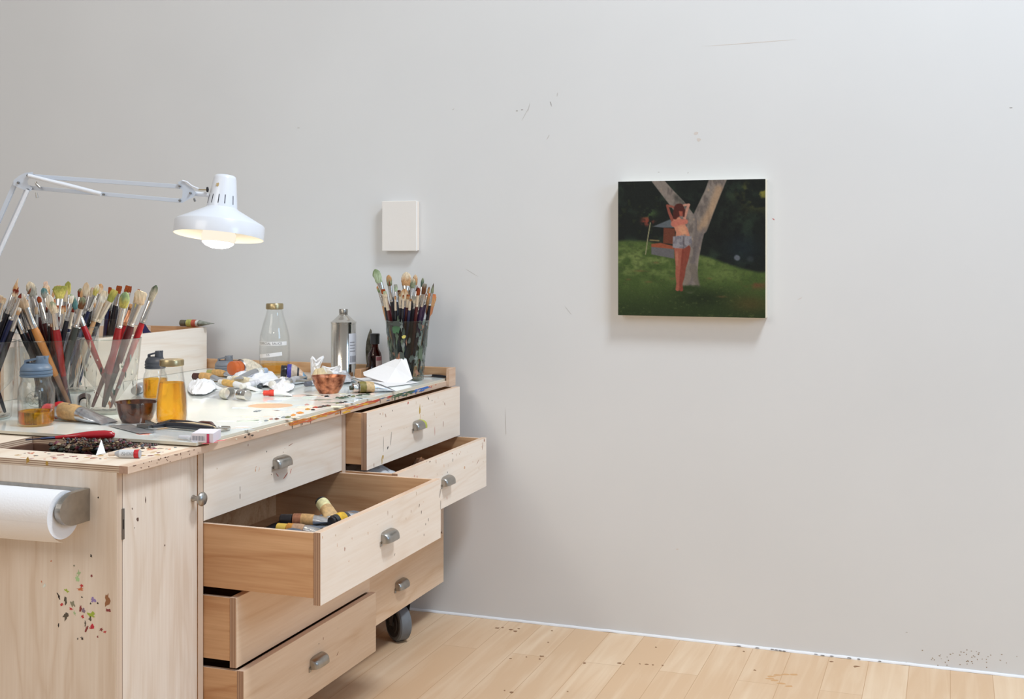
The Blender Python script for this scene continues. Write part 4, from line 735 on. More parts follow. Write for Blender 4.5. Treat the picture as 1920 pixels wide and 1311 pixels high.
mb = MB(); mb.box(BX0 + .014, BX1 - .014, BY0 + .014, BY1 - .014, BB, TZ + .012, 0); mb.build('bottom_board', [W_SIDE], box_)
mb = MB(); q = Vector((-3.30, 4.38, TZ + .0125)); mb.box(q.x - .16, q.x + .05, q.y - .06, q.y + .02, q.z, BZ + .006, 0)
tag(mb.build('wood_block', [wood('pale_block_wood', rgb(206, 176, 150), rgb(226, 206, 186), 'x')], bevel=.002), 'pale wood block standing up inside the long wooden box', 'wood block')

# ------------------------------------------------------------------ tubes of paint
TUBEN = 0
def tube(label, a, c, r_px, cap, bands, body='s', cap_f=.16, z0=None, z1=None, flat=.9, crum=.10, name='paint_tube', group='paint tubes', nut=None, hz=None):
    """a: cap end, c: crimped end (picture points on the surface they lie on); bands: (from, to, colour) along the body"""
    global TUBEN; TUBEN += 1; rd = random.Random(TUBEN * 13)
    za = TZ if hz is None else hz
    A = onz(a[0], a[1], za + (z0 or 0)); Cc = onz(c[0], c[1], za + (z1 or 0)); k = dep((A + Cc) / 2) / f_px; r = r_px * k
    ax = (Cc - A); Ltot = ax.length; ax.normalize(); side = ax.cross(U_).normalized(); upv = side.cross(ax).normalized()
    root = thing(name, label, 'paint tube', (A + Cc) / 2, group)
    Lc = Ltot * cap_f; rc = r * .86
    mats = {'s': SILVER, 'w': pbr('tube_white', rgb(232, 232, 232), .4), 'c': PLASTIC_CLEAR, 'g': pbr('tube_grey', rgb(176, 178, 184), .4)}
    mb = MB(); c0 = A + upv * r
    mb.loft([(c0 + ax * Lc * t, side * rc * s, upv * rc * s) for t, s in ((0, .90), (.04, 1.0), (.35, 1.0), (.36, .95), (.45, .95), (.46, 1.0), (.93, 1.0), (1, .96))], 18, 0); mb.build('cap', cap, root)
    def sec(t):
        w = max(0, (t - .25) / .75); hgt = r * (1 - w ** 1.5) * 1.0 + .0022 * w; wid = r * (1 + .42 * w * flat)
        return wid, hgt
    def ring(t, grow=0.0, jit=0.0):
        wid, hgt = sec(t); cc = A + ax * (Lc + (Ltot - Lc) * t); cc = cc + upv * (hgt + .0004)
        if jit: cc = cc + upv * (abs(noise.noise((t * 7, TUBEN, 0))) * jit * r * (1 - t)) + side * noise.noise((t * 5, TUBEN, 9)) * jit * r
        return (cc, side * (wid + grow), upv * (hgt + grow))
    rings = [(c0 + ax * Lc, side * rc * .5, upv * rc * .5), (c0 + ax * (Lc + r * .12), side * r * .8, upv * r * .8)] + [ring(t, 0, crum) for t in (.06, .15, .25, .35, .45, .55, .65, .75, .85, .93, 1.0)]
    mb = MB(); mb.loft(rings, 20, 0); mb.build('tube_body', mats[body] if isinstance(body, str) else body, root)
    for (t0, t1, col) in bands:
        mb = MB(); n_ = 6; mb.loft([ring(t0 + (t1 - t0) * i / n_, .0006, crum) for i in range(n_ + 1)], 20, 0, False, False)
        mb.build('label_band', pbr('label_%d_%d_%d' % col, rgb(*col), .55, noise_scale=120, col2=tuple(x * .72 for x in rgb(*col)[:3]) + (1,)), root)
    if nut:
        mb = MB(); mb.lathe([(r * .35, -r * .5), (r * .4, -r * .45), (r * .4, 0)], c0, ax, 14, 0); mb.build('nozzle', nut, root)
    return root
KRAFT = (196, 160, 112); capk = pbr('cap_black', rgb(30, 26, 30), .3); capb = pbr('cap_brown', rgb(78, 44, 38), .35); capo = pbr('cap_orange', rgb(206, 104, 50), .35); capr = pbr('cap_red', rgb(196, 36, 44), .3); capw = pbr('cap_white', rgb(226, 222, 214), .4); capd = pbr('cap_olive', rgb(128, 116, 54), .3)
tube('paint tube with red band and kraft label lying behind the blue-lidded jar', (86, 786), (205, 795), 16, pbr('cap_red_white', rgb(206, 70, 76), .3), [(.04, .12, (190, 20, 34)), (.12, .48, KRAFT)], crum=.3, cap_f=.14)
tube('dark brown capped tube with cream label at the left of the tube pile', (363, 713), (418, 716), 7.5, capb, [(.02, .55, (226, 176, 112))], cap_f=.24)
tube('tube with olive and orange label just behind the brown-capped tube', (390, 705), (440, 708), 6.5, pbr('cap_green', rgb(166, 160, 100), .4), [(.02, .6, (218, 172, 108))], cap_f=.2)
tube('fat tube with big orange cap and cream label by the loose lid', (434, 706), (496, 700), 15, capo, [(.02, .6, (236, 222, 198))], cap_f=.24, z0=.008, z1=.004)
tube('pale tube with yellow-orange label in front of the brown-capped tube', (412, 722), (486, 734), 6, capw, [(.02, .34, (232, 186, 106))], 'w', cap_f=.1, z0=.004)
tube('plain white squeezed tube at the left end of the tube pile', (372, 724), (412, 730), 5, capw, [], 'w', cap_f=.12)
tube('clear plastic tube with round chrome cap in front of the tube pile', (465, 753), (392, 745), 11.5, CHROME, [(.3, .5, (222, 220, 208))], 'c', cap_f=.22, nut=None)
tube('small tube with bright red cap beside the tan disc mark', (494, 743), (548, 743), 5.8, pbr('cap_bright_red', rgb(214, 58, 44), .3), [(.0, .22, (216, 60, 44))], 'w', cap_f=.2, nut=capw)
tube('fat tube with black cap and blue flash in front of the milk bottle', (526, 708), (576, 710), 12.5, capk, [(.02, .22, (70, 64, 160)), (.22, .5, (206, 188, 170)), (.5, .6, (60, 58, 62)), (.6, .78, (226, 196, 172)), (.78, .98, (150, 190, 222))], cap_f=.22, z0=.006)
tube('long flattened silver tube left of the copper bowl', (508, 729), (584, 716), 7.5, capw, [], 's', cap_f=.07, crum=.25)
tube('dark-capped silver tube poking out left of the copper bowl', (573, 726), (622, 718), 5.5, pbr('cap_slate', rgb(96, 98, 108), .4), [], 's', cap_f=.18)
tube('silver tube lying behind the copper bowl', (610, 718), (664, 716), 8, CHROME, [(.1, .3, (196, 200, 214))], 's', cap_f=.14, z0=.004)
tube('olive-banded tube with chrome shoulder and kraft label right of the copper bowl', (661, 738), (738, 734), 10.5, CHROME, [(.02, .2, (128, 116, 54)), (.2, .42, (206, 176, 130))], 's', cap_f=.13, nut=pbr('nozzle_dark_green', rgb(52, 56, 34), .4))
tube('dark steel-capped tube in the middle of the tube pile', (492, 729), (440, 728), 5.5, pbr('cap_steel', rgb(98, 104, 110), .3, 1.0), [(.05, .5, (222, 214, 190))], 'w', cap_f=.16)
tube('brown-capped tube under the milk bottle front', (509, 706), (478, 712), 4.5, pbr('cap_chestnut', rgb(110, 58, 38), .4), [], 's', cap_f=.3, z0=.003)
tube('cream tube crossing in front of the crumpled paper heap', (428, 716), (508, 724), 6, capw, [(.05, .5, (232, 220, 190))], 'w', cap_f=.08, z0=.012, z1=.006)
tube('white tube slanting over the front of the paper heap', (452, 731), (530, 712), 5.5, capw, [(.1, .35, (214, 214, 220))], 'w', cap_f=.09, z0=.004, z1=.02)
tube('silver tube lying across the top of the paper heap', (498, 702), (446, 712), 7, pbr('cap_pale_blue', rgb(170, 186, 206), .4), [(.05, .3, (226, 222, 210))], 's', cap_f=.14, z0=.018, z1=.026)
tube('grey-white tube between the paper heap and the black-capped tube', (536, 726), (570, 708), 6, capw, [(.1, .5, (196, 194, 196))], 's', cap_f=.1, z0=.006, z1=.006)
tube('crumpled silver tube with purple edge beside the dark-lidded oil jar', (253, 742), (276, 728), 9, pbr('cap_grey', rgb(130, 124, 120), .4), [(.3, .8, (188, 180, 170))], 's', cap_f=.2, crum=.4)
tube('white ended dark tube between the two front brush tumblers', (157, 772), (160, 742), 9, capw, [(.02, .6, (62, 38, 36))], 's', cap_f=.22)
A_ = onz(263, 859, EZ1 + .0005); C_ = onz(216, 858.5, EZ1 + .0005); k_ = dep(A_) / f_px; ax_ = (C_ - A_).normalized(); sd_ = ax_.cross(U_).normalized()
sm = thing('paint_tube', 'small silver tube with red band and hazard symbols on the cabinet edge', 'paint tube', (A_ + C_) / 2, 'paint tubes')
Lt = (C_ - A_).length; rv_, rw_ = 7.6 * k_, 7.0 * k_
def sring(t, g=0): return (A_ + ax_ * Lt * t + U_ * (rv_ + g * 0), sd_ * (rw_ * (1 if t < .8 else 1 - (t - .8) * 2.6) + g), U_ * (rv_ * (1 if t < .8 else 1 - (t - .8) * 2.6) + g))
mb = MB(); mb.loft([sring(t) for t in (0, .1, .3, .5, .7, .8, .9, 1.0)], 24, 0); mb.build('tube_body', pbr('tube_grey', rgb(186, 188, 194), .4), sm)
mb = MB(); mb.loft([sring(t, .0006) for t in (.03, .1, .22)], 24, 0, False, False); mb.build('label_band', pbr('label_196_30_40', rgb(196, 30, 40), .5), sm)
mb = MB(); mb.loft([sring(t, .0005) for t in (.22, .5, .8)], 24, 0, False, False); mb.build('label_band', pbr('label_214', rgb(212, 212, 214), .5), sm)
mb = MB(); c_ = A_ + ax_ * Lt + U_ * rv_; mb.lathe([(3.4 * k_, 0), (3.4 * k_, .002), (4.2 * k_, .0022), (3.8 * k_, 12 * k_), (3.2 * k_, 12.6 * k_)], c_, (ax_ + Vector((0, 0, -.12))).normalized(), 16, 0); mb.build('cap', pbr('cap_beige', rgb(222, 200, 182), .5), sm)
# hazard roundels printed on the small tube
mb = MB()
for i, px_ in enumerate((248, 240, 231)):
    c = atd(px_, 851.4, dep(A_) - rw_ - .0012); e1 = R_; e2 = U_
    pts = [c + e1 * 3.4 * k_ * math.cos(a) + e2 * 3.4 * k_ * math.sin(a) for a in [2 * math.pi * j / 20 for j in range(21)]]
    mb.tube(pts, .00035, 4, 0)
    if i == 2: mb.tube([c + e1 * -2.4 * k_ + e2 * 2.4 * k_, c + e1 * 2.4 * k_ - e2 * 2.4 * k_], .0004, 4, 0)
    elif i == 1: mb.tube([c - e1 * 1.6 * k_ + e2 * 1.8 * k_, c - e2 * 1.0 * k_, c + e1 * 2 * k_ + e2 * .6 * k_], .0004, 4, 0)
    else: mb.tube([c - e1 * 1.2 * k_, c + e1 * 1.2 * k_], .0007, 4, 0); 
mb.build('hazard_symbols', pbr('symbol_ink', rgb(70, 70, 74), .6), sm)
# grimy tube lying across the corner of the wooden box
def free_tube(label, A, Cc, r, cap, bands, body, group, cap_f=.2):
    global TUBEN
    TUBEN += 1; A, Cc = Vector(A), Vector(Cc); ax = (Cc - A); L = ax.length; ax.normalize(); side = ax.cross(U_).normalized(); upv = side.cross(ax).normalized()
    root = thing('paint_tube', label, 'paint tube', (A + Cc) / 2, group); rc = r * .9; Lc = L * cap_f
    mb = MB(); mb.loft([(A + ax * Lc * t, side * rc * s, upv * rc * s) for t, s in ((0, .88), (.05, 1), (.9, 1), (1, .95))], 18, 0); mb.build('cap', cap, root)
    def ring(t, g=0): w = max(0, (t - .3) / .7); return (A + ax * (Lc + (L - Lc) * t) + side * noise.noise((t * 4, TUBEN, 3)) * r * .15, side * (r * (1 + .35 * w) + g), upv * (max(r * (1 - w ** 1.6), .002) + g))
    mb = MB(); mb.loft([(A + ax * Lc, side * rc * .5, upv * rc * .5)] + [ring(t) for t in (.03, .15, .3, .45, .6, .75, .9, 1)], 18, 0); mb.build('tube_body', body, root)
    for (t0, t1, col) in bands:
        mb = MB(); mb.loft([ring(t0 + (t1 - t0) * i / 5, .0006) for i in range(6)], 18, 0, False, False); mb.build('label_band', pbr('label_%d_%d_%d' % col, rgb(*col), .55, noise_scale=120, col2=tuple(x * .72 for x in rgb(*col)[:3]) + (1,)), root)
    return root
GRIME = pbr('grimy_tube', rgb(150, 152, 140), .5, noise_scale=50, col2=rgb(62, 66, 52), bump=.3)
dA = 4.98
free_tube('grimy paint-crusted tube resting across the far corner of the wooden box', (ony(339, 606, 4.487).x, 4.487, BZ + .0158), (ony(397, 606, 4.485).x, 4.485, BZ + .0158), .0155, pbr('cap_grimy', rgb(96, 90, 74), .5), [(.05, .25, (190, 186, 100)), (.25, .42, (196, 92, 70)), (.42, .52, (222, 220, 214))], GRIME, 'paint tubes', .18)
# blue strip inside the box
mb = MB(); ol = [(267, 603), (271, 606), (280, 620), (287, 626), (305, 628), (305, 640), (268, 640)]; b = mb.add([atd(x, y, 4.985) for x, y in ol] + [atd(x, y, 4.991) for x, y in ol]); n = len(ol)
mb.face([b + i for i in range(n)], 0); mb.face([b + n + i for i in range(n)][::-1], 0)
for i in range(n): mb.face((b + i, b + (i + 1) % n, b + n + (i + 1) % n, b + n + i), 0)
tag(mb.build('blue_clip', pbr('dark_blue_plastic', rgb(58, 60, 104), .35)), 'dark blue plastic strip sticking up inside the wooden box', 'clip')

# ------------------------------------------------------------------ papers
def crumple(name, label, cat, pts, zl, mat, seed, n=16, amp=.006, thick=.0006, group=None, fold=18):
    """sheet spanned between four corner points, creased and lifted off the surface"""
    p00, p10, p11, p01 = [Vector(q) for q in pts]
    def fn(u, v):
        b = p00 * (1 - u) * (1 - v) + p10 * u * (1 - v) + p11 * u * v + p01 * (1 - u) * v
        e = min(1, 5 * min(u, 1 - u, v, 1 - v) + .35); du, dv = 2 * u - 1, 2 * v - 1; cc = (p00 + p10 + p11 + p01) / 4; b = cc + (b - cc) * (1 - .26 * (du * dv) ** 2 - .10 * abs(noise.noise((math.atan2(dv, du) * 1.3, seed, 4))))
        z = abs(noise.noise((u * 3.1 + seed, v * 2.7, 1))) * 1.6 + abs(noise.noise((u * 7 + seed, v * 7, 5))) * .8
        h_ = zl(u, v) if callable(zl) else zl
        return b + U_ * (h_ + amp * z * e) + Vector((noise.noise((u * 5, v * 5, seed)), noise.noise((u * 5, v * 5, seed + 9)), 0)) * amp * .8
    mb = MB(); mb.grid(fn, n, n, 0, False); o = mb.build(name, mat, solid=thick)
    return tag(o, label, cat, group)
crumple('crumpled_paper', 'big heap of crumpled white paper towel in the middle of the tube pile', 'paper', [T(425, 724), T(520, 731), T(524, 703), T(440, 704)], lambda u, v: .006 + .020 * math.sin(math.pi * u) * math.sin(math.pi * v), TOWEL, 3, 20, .018)
crumple('crumpled_paper', 'crumpled white rag right of the gold-lidded bottle', 'paper', [T(352, 747), T(402, 741), T(408, 719), T(352, 716)], lambda u, v: .006 + .022 * math.sin(math.pi * u) * math.sin(math.pi * v), TOWEL, 8, 14, .012)
crumple('crumpled_paper', 'low crumpled white towel between red-capped tube and copper bowl', 'paper', [T(512, 742), T(556, 734), T(548, 716), T(506, 718)], lambda u, v: .004 + .016 * math.sin(math.pi * u) * math.sin(math.pi * v), TOWEL, 14, 14, .012)
crumple('yellowed_wrapper', 'yellowed translucent wrapper bunched behind the copper bowl rim', 'wrapper', [T(581, 722), T(618, 722), T(616, 706), T(584, 706)], lambda u, v: .010 + .036 * math.sin(math.pi * u) * math.sin(math.pi * v), pbr('yellowed_paper', rgb(226, 204, 160), .6), 21, 12, .008)
crumple('plastic_wrapper', 'clear silvery wrapper bunched between copper bowl and tin can', 'wrapper', [T(622, 722), T(664, 722), T(658, 708), T(624, 710)], lambda u, v: .008 + .028 * math.sin(math.pi * u) * math.sin(math.pi * v), pbr('silvery_film', rgb(214, 216, 222), .25, .5), 27, 12, .008)
# standing tissue with two peaks
kk = 4.85 / f_px
def tissue(label, outline, d, seed):
    mb = MB(); P_ = [atd(x, y, d) for x, y in outline]; n = len(P_); c = sum(P_, Vector()) / n
    rings = []
    for s_ in (1.0, .7, .4, .12):
        rings.append([c + (p - c) * s_ + F_ * (noise.noise((p.x * 20 + seed, p.z * 20, s_ * 3)) * .022 - .012 * (1 - s_)) for p in P_])
    b = len(mb.v); 
    for r in rings: mb.v.extend(r)
    for r in range(3):
        for i in range(n): j = (i + 1) % n; mb.face((b + r * n + i, b + r * n + j, b + (r + 1) * n + j, b + (r + 1) * n + i), 0, False)
    mb.face([b + 3 * n + i for i in range(n)], 0)
    o = mb.build('tissue', PAPER, solid=.0008); return tag(o, label, 'tissue')
dT = dep(T(600, 713))
tissue('white tissue with two upright peaks standing behind the copper bowl', [(583, 712), (581.5, 690), (582, 673), (585, 668), (589, 671), (592, 676), (598, 671), (606, 667), (607, 671), (602, 684), (599, 694), (602, 703), (600, 712)], dT, 2)
tissue('low white tissue fold in front of the tin can', [(601, 712), (600, 694), (604, 686), (612, 689), (618, 690), (628, 688), (638, 684), (640, 688), (636, 698), (634, 711)], dT + .01, 5)
# folded paper leaning at the right, and the flat sheet under it
d1 = dep(T(757, 718.5))
P = lambda x, y, d: atd(x, y, d)
mb = MB(); b = mb.add([P(701, 714, dep(T(701, 714))), P(725, 718, dep(T(725, 718.5))), P(758, 718.5, d1), P(773.6, 710.5, d1 + .004), P(762, 673, d1 + .040), P(753.5, 668, d1 + .044), P(716, 684, d1 + .06), P(681, 698, d1 + .07), P(682, 704, d1 + .05), P(742, 690, d1 + .026), P(752, 675, d1 + .034)])
for fcs in ((0, 1, 9, 8), (1, 2, 9), (2, 3, 9), (3, 4, 10, 9), (4, 5, 10), (5, 6, 9, 10), (6, 7, 8, 9)): mb.face([b + i for i in fcs], 0)
tag(mb.build('folded_paper', PAPER, solid=.0008), 'large folded white paper leaning up in front of the clouded tumbler', 'paper')
mb = MB(); q4 = [T(648, 706.5), T(668, 711), T(716, 728), T(785, 719), T(760, 712), T(690, 704)]; b = mb.add([q + U_ * .0025 for q in q4]); mb.face([b + i for i in range(6)], 0)
tag(mb.build('paper_sheet', PAPER, solid=.0008), 'flat white paper sheet on the glass under the folded paper', 'paper')
# wood offcut by the brown bottle
q = T(680, 710); mb = MB(); k = dep(q) / f_px; mb.bar(q + U_ * 9 * k + R_ * -9 * k - F_ * .0, q + U_ * 9 * k + R_ * 10 * k + F_ * .07, .03, 17 * k, (0, 0, 1), 0)
tag(mb.build('wood_offcut', wood('offcut_wood', rgb(176, 128, 92), rgb(206, 164, 126), 'y'), bevel=.002), 'small tan wood offcut between the tin can and the brown bottle', 'wood block')
# palette knife leaning against the wall behind the brown bottle
dk = dep(Vector(ony(690, 690, 4.506))); knife = thing('palette_knife', 'leaf-bladed palette knife standing up behind the brown bottle', 'palette knife', T(688, 707))
mb = MB(); out_ = [(688, 684), (686, 672), (685.5, 655), (687, 640), (690, 628), (694.5, 616), (697, 620), (698.5, 636), (698, 655), (696, 670), (691, 684)]
b = mb.add([P(x, y, dk - .02) for x, y in out_] + [P(x, y, dk - .018) for x, y in out_]); n = len(out_)
mb.face([b + i for i in range(n)], 0); mb.face([b + n + i for i in range(n)][::-1], 0)
for i in range(n): mb.face((b + i, b + (i + 1) % n, b + n + (i + 1) % n, b + n + i), 0)
mb.build('blade', pbr('paint_stained_blade', rgb(120, 116, 104), .4, .6, noise_scale=40, col2=rgb(56, 54, 44)), knife)
mb = MB(); mb.tube([P(689.5, 682, dk - .02), P(688, 690, dk - .025), P(686, 706, dk - .03)], [.003, .006, .007], 10); mb.build('handle', pbr('knife_handle', rgb(74, 60, 50), .5), knife)
# black-handled tool in the far right corner
tool = thing('lying_brush', 'thin brush with black handle lying on the glass in the far right corner', 'paint brush', T(812, 706))
qa, qb, qc = T(786, 707.5, .006), T(811, 707.0, .006), T(838, 709.5, .006)
mb = MB(); mb.tube([qb, qb.lerp(qc, .5), qc], [.0055, .0065, .004], 10); mb.build('handle', HM['k'], tool)
mb = MB(); mb.tube([qa.lerp(qb, .35), qb], [.0035, .005], 10); mb.build('ferrule', FERR['s'], tool)
mb = MB(); mb.tube([qa, qa.lerp(qb, .38)], [.0015, .0035], 8); mb.build('bristles', bmat('grey'), tool)

# ------------------------------------------------------------------ near edge tools
zt = EZ1 + .012
scr = thing('scraper', 'red-handled paint scraper lying across the scrap opening of the cabinet top', 'scraper', onz(150, 822, zt))
def nz(x, y, z): return onz(x, y, z)
pts = [nz(102, 821, zt + .005), nz(118, 819.5, zt + .006), nz(135, 818, zt + .008), nz(155, 816.5, zt + .010), nz(175, 815.5, zt + .010), nz(195, 815, zt + .009), nz(210, 815.5, zt + .008), nz(215.5, 816, zt + .007)]
mb = MB(); mb.tube(pts, [.0045, .005, .0065, .009, .0115, .012, .0105, .005], 16); mb.build('handle', pbr('glossy_red_wood', rgb(168, 24, 36), .15, coat=.5), scr)
mb = MB(); mb.bar(nz(48, 824.5, zt + .002), nz(78, 822.5, zt + .003), .009, .0025, (0, 0, 1), 0); mb.tube([nz(76, 822.6, zt + .003), nz(90, 821.8, zt + .004), nz(104, 821, zt + .005)], [.003, .004, .0046], 10); mb.build('blade', pbr('blued_steel', rgb(70, 80, 110), .3, .9), scr)
# dried paint scrapings
mb = MB(); rd = random.Random(5); SCR = [(58, 42, 36), (52, 60, 48), (120, 92, 62), (84, 34, 42), (64, 72, 84), (40, 32, 30), (150, 130, 100), (110, 50, 64), (84, 64, 50)]
for i in range(330):
    t = rd.random(); x = 105 + 190 * t; y = 841 + rd.gauss(0, 3) - 2 * t; hmax = .030 * math.sin(min(1, (1 - t) * 1.5 + .05) * math.pi / 2) * (1 if t < .75 else .3)
    q = onz(x, y - 4, EZ1)
    if q.y > 2.768: q.y = 2.768 - rd.uniform(0, .02)
    if q.y < 2.70: q.y = 2.70 + rd.uniform(0, .02)
    q.z = EZ1 + rd.uniform(-.004 if q.x < OX1 else 0.001, max(.003, hmax * .55)); r = rd.uniform(.0025, .007)
    mb.loft([(q - U_ * r * .3, Vector((r * .4, 0, 0)), Vector((0, r * .4, 0))), (q, Vector((r, rd.uniform(-r, r) * .5, 0)), Vector((0, r * rd.uniform(.5, 1), 0))), (q + U_ * r * rd.uniform(.3, .8), Vector((r * .3, 0, 0)), Vector((0, r * .3, 0)))], 6, rd.randrange(9), True, True, False)
for i in range(200):      # the heap filling the back of the opening below
    x = rd.uniform(OX0 + .10, OX1 - .02); q = Vector((x, OY1 - .016 - rd.uniform(0, .05), rd.uniform(.90, EZ1 - .006))); r = rd.uniform(.006, .012); q.y = min(q.y, OY1 - .014 - r)
    mb.loft([(q - U_ * r * .6, Vector((r * .4, 0, 0)), Vector((0, r * .4, 0))), (q, Vector((r, 0, 0)), Vector((0, r, 0))), (q + U_ * r * .6, Vector((r * .3, 0, 0)), Vector((0, r * .3, 0)))], 6, rd.randrange(9), True, True, False)
tag(mb.build('paint_scrapings', [paint(*c) for c in SCR]), 'dark heap of dried multicoloured paint scrapings along the scrap opening', 'paint scrapings', kind='stuff')
# small folded white card
q0, q1, q2, q3 = onz(180, 854, EZ1), onz(198, 851, EZ1), None, None
dd = dep(q0); mb = MB(); b = mb.add([atd(180, 853.5, dd), atd(198, 850, dd + .02), atd(190, 825, dd + .06), atd(189, 848, dd + .075)]); mb.face((b, b + 1, b + 2), 0); mb.face((b, b + 3, b + 2), 0)
tag(mb.build('paper_corner', PAPER, solid=.0008), 'small pointed white paper corner sticking up beside the hazard-symbol tube', 'paper')
# pliers
pli = thing('canvas_pliers', 'black-handled canvas pliers lying in front of the gold-lidded bottle', 'pliers', T(350, 806))
for (pts, rr_) in (([(286, 808), (310, 804), (340, 806), (370, 809), (398, 811.5)], .0085), ([(296, 803), (320, 798.5), (352, 801), (386, 806.5), (402, 808)], .007)):
    mb = MB(); mb.tube([T(x, y, .012) for x, y in pts], [.004, rr_, rr_ * 1.1, rr_, rr_ * .7], 12); mb.build('grip', pbr('black_grip', rgb(26, 28, 38), .28, coat=.3), pli)
mb = MB(); mb.bar(T(284, 807, .010), T(262, 803, .008), .02, .008, (0, 0, 1), 0); mb.bar(T(292, 804, .010), T(274, 797, .010), .006, .010, (0, 0, 1), 0); mb.lathe([(.008, -.004), (.008, .006), (.001, .007)], T(288, 806, .010), (0, 0, 1), 16, 0); mb.build('jaws', STEEL_DK, pli)
mb = MB(); mb.tube([T(330, 803, .016), T(362, 805, .017), T(392, 808.5, .016), T(403, 810, .014)], [.002, .003, .003, .002], 8); mb.build('spring', pbr('tan_spring', rgb(216, 192, 156), .4), pli)
# round mirror / lens tool
len_ = thing('magnifying_lens', 'small round lens with dark maroon handle right of the pliers', 'magnifier', T(405, 806))
mb = MB(); c = T(417, 808); k = dep(c) / f_px; mb.lathe([(14.5 * k, .003), (15.5 * k, .004), (15.5 * k, .010), (14.5 * k, .011), (13.5 * k, .009), (.001, .009)], c, (0, 0, 1), 32, 0); mb.build('lens_rim', CHROME, len_)
mb = MB(); mb.tube([T(403, 807, .008), T(395, 803, .012), T(378, 800, .010), T(362, 799.5, .006)], [.005, .008, .007, .003], 10); mb.build('handle', pbr('maroon_handle', rgb(74, 36, 34), .3), len_)
# flat steel scraper blade
mb = MB(); b = mb.add([T(203, 800, .003), T(262, 815, .003), T(292, 812, .003), T(246, 798, .003)]); mb.face((b, b + 1, b + 2, b + 3), 0)
tag(mb.build('scraper_blade', pbr('smudged_steel', rgb(176, 178, 180), .35, .7), solid=.0015), 'flat grey steel blade on the glass in front of the brown bowl', 'blade')
# clear pack with printed white end
pk = thing('blade_pack', 'clear plastic pack with white barcode end on the near palette corner', 'pack', T(345, 824))
mb = MB(); qa = T(288, 820, .010); qb = T(358, 826, .011); mb.tube([qa, qa.lerp(qb, .1), qa.lerp(qb, .9), qb], [.006, .011, .011, .009], 14); mb.build('clear_tube', PLASTIC_CLEAR, pk)
mb = MB(); mb.tube([T(336, 824.5, .008), T(358, 826.5, .008)], [.004, .006], 10); mb.build('inner_piece', pbr('pack_inner_white', rgb(226, 226, 230), .4), pk)
mb = MB(); qa = T(359, 829); qb = T(400, 831); q_ = T(404, 822); k = dep(qa) / f_px; ww = (qb - qa); hh = U_ * 18 * k; dpv = (T(376, 819) - qa) * .9
b = mb.add([qa, qb, qb + dpv, qa + dpv, qa + hh * .92, qb + hh, qb + dpv + hh, qa + dpv + hh * .92])
for fc_ in ((0, 3, 2, 1), (4, 5, 6, 7), (0, 1, 5, 4), (1, 2, 6, 5), (2, 3, 7, 6), (3, 0, 4, 7)): mb.face([b + i for i in fc_], 0)
wb = mb.build('printed_end', pbr('lilac_white_card', rgb(226, 222, 232), .4), pk, bevel=.001)
mb = MB(); nn = ww.cross(hh).normalized() * -1
if nn.dot(CAM - qa) < 0: nn = -nn
def pk_pt(u, v): return qa + ww * u + hh * v + nn * .0006
for i in range(13): u0 = .04 + i * .045; w0 = .014 + .014 * (i % 3 == 1); bb = mb.add([pk_pt(u0, .18), pk_pt(u0 + w0, .18), pk_pt(u0 + w0, .66), pk_pt(u0, .66)]); mb.face((bb, bb + 1, bb + 2, bb + 3), 0)
bb = mb.add([pk_pt(.70, .02), pk_pt(.82, .02), pk_pt(.82, .92), pk_pt(.70, .92)]); mb.face((bb, bb + 1, bb + 2, bb + 3), 1)
mb.build('barcode', [pbr('barcode_grey', rgb(120, 128, 142), .6), pbr('pack_pink', rgb(206, 70, 110), .5)], wb)

# ------------------------------------------------------------------ contents of the open drawers
fl = ROWS[1][0] + .018 + .014
mb = MB()
def heap(u, v):
    x = -2.10 + .50 * u; y = Y3 + .03 + .73 * v
    return Vector((x, y, fl + .004 + .098 * math.exp(-(((u - .72) / .34) ** 2 + ((v - .42) / .42) ** 2) ** 2) * (1 + .3 * noise.noise((u * 4, v * 4, 0))) + .012 * abs(noise.noise((u * 9, v * 9, 2)))))
mb.grid(heap, 26, 26, 0)
tag(mb.build('grey_rag', GREYCLOTH, solid=.001), 'blue-grey rag filling the pulled-out left drawer under the tubes', 'rag')
def dt(label, a, c, z0, z1, r, cap, bands, body=None, cap_f=.22):
    return free_tube(label, onz(a[0], a[1], z0), onz(c[0], c[1], z1), r, cap, bands, body or SILVER, 'tubes in the open drawer', cap_f)
dt('black-capped paint tube with brown kraft label in the open left drawer', (526, 975), (628, 976), .698, .700, .0185, capk, [(.03, .22, (164, 104, 72)), (.22, .52, (206, 160, 104))])
dt('yellow-capped paint tube lying nearest the side of the open left drawer', (520, 990), (606, 996), .690, .690, .0155, pbr('cap_yellow', rgb(226, 186, 80), .35), [(.02, .18, (222, 150, 60)), (.18, .5, (200, 160, 128))])
dt('tube with cream cap end standing up in the open left drawer', (601, 940), (625, 972), .735, .700, .019, capk, [(.0, .38, (232, 224, 172)), (.38, .9, (206, 168, 116))], None, .12)
dt('black tube with yellow band against the open left drawer front', (621, 980), (664, 962), .704, .716, .018, capk, [(.0, .16, (40, 38, 40)), (.16, .48, (222, 176, 40)), (.48, .6, (60, 60, 62))], None, .1)
dt('silver tube half hidden under the yellow-banded tube in the drawer', (598, 1000), (650, 982), .682, .682, .013, capk, [], None, .16)
fl2 = fl
crumple('paper_bag', 'crumpled grey-white paper bag in the pulled-out right drawer', 'paper bag', [Vector((-1.772, 3.71, fl2)), Vector((-1.772, 4.02, fl2)), Vector((-2.25, 4.00, fl2)), Vector((-2.25, 3.71, fl2))], lambda u, v: .03 + .118 * math.sin(math.pi * u) ** .35 * math.sin(math.pi * v) ** .6, pbr('pale_bag_paper', rgb(206, 208, 212), .8), 40, 18, .02)
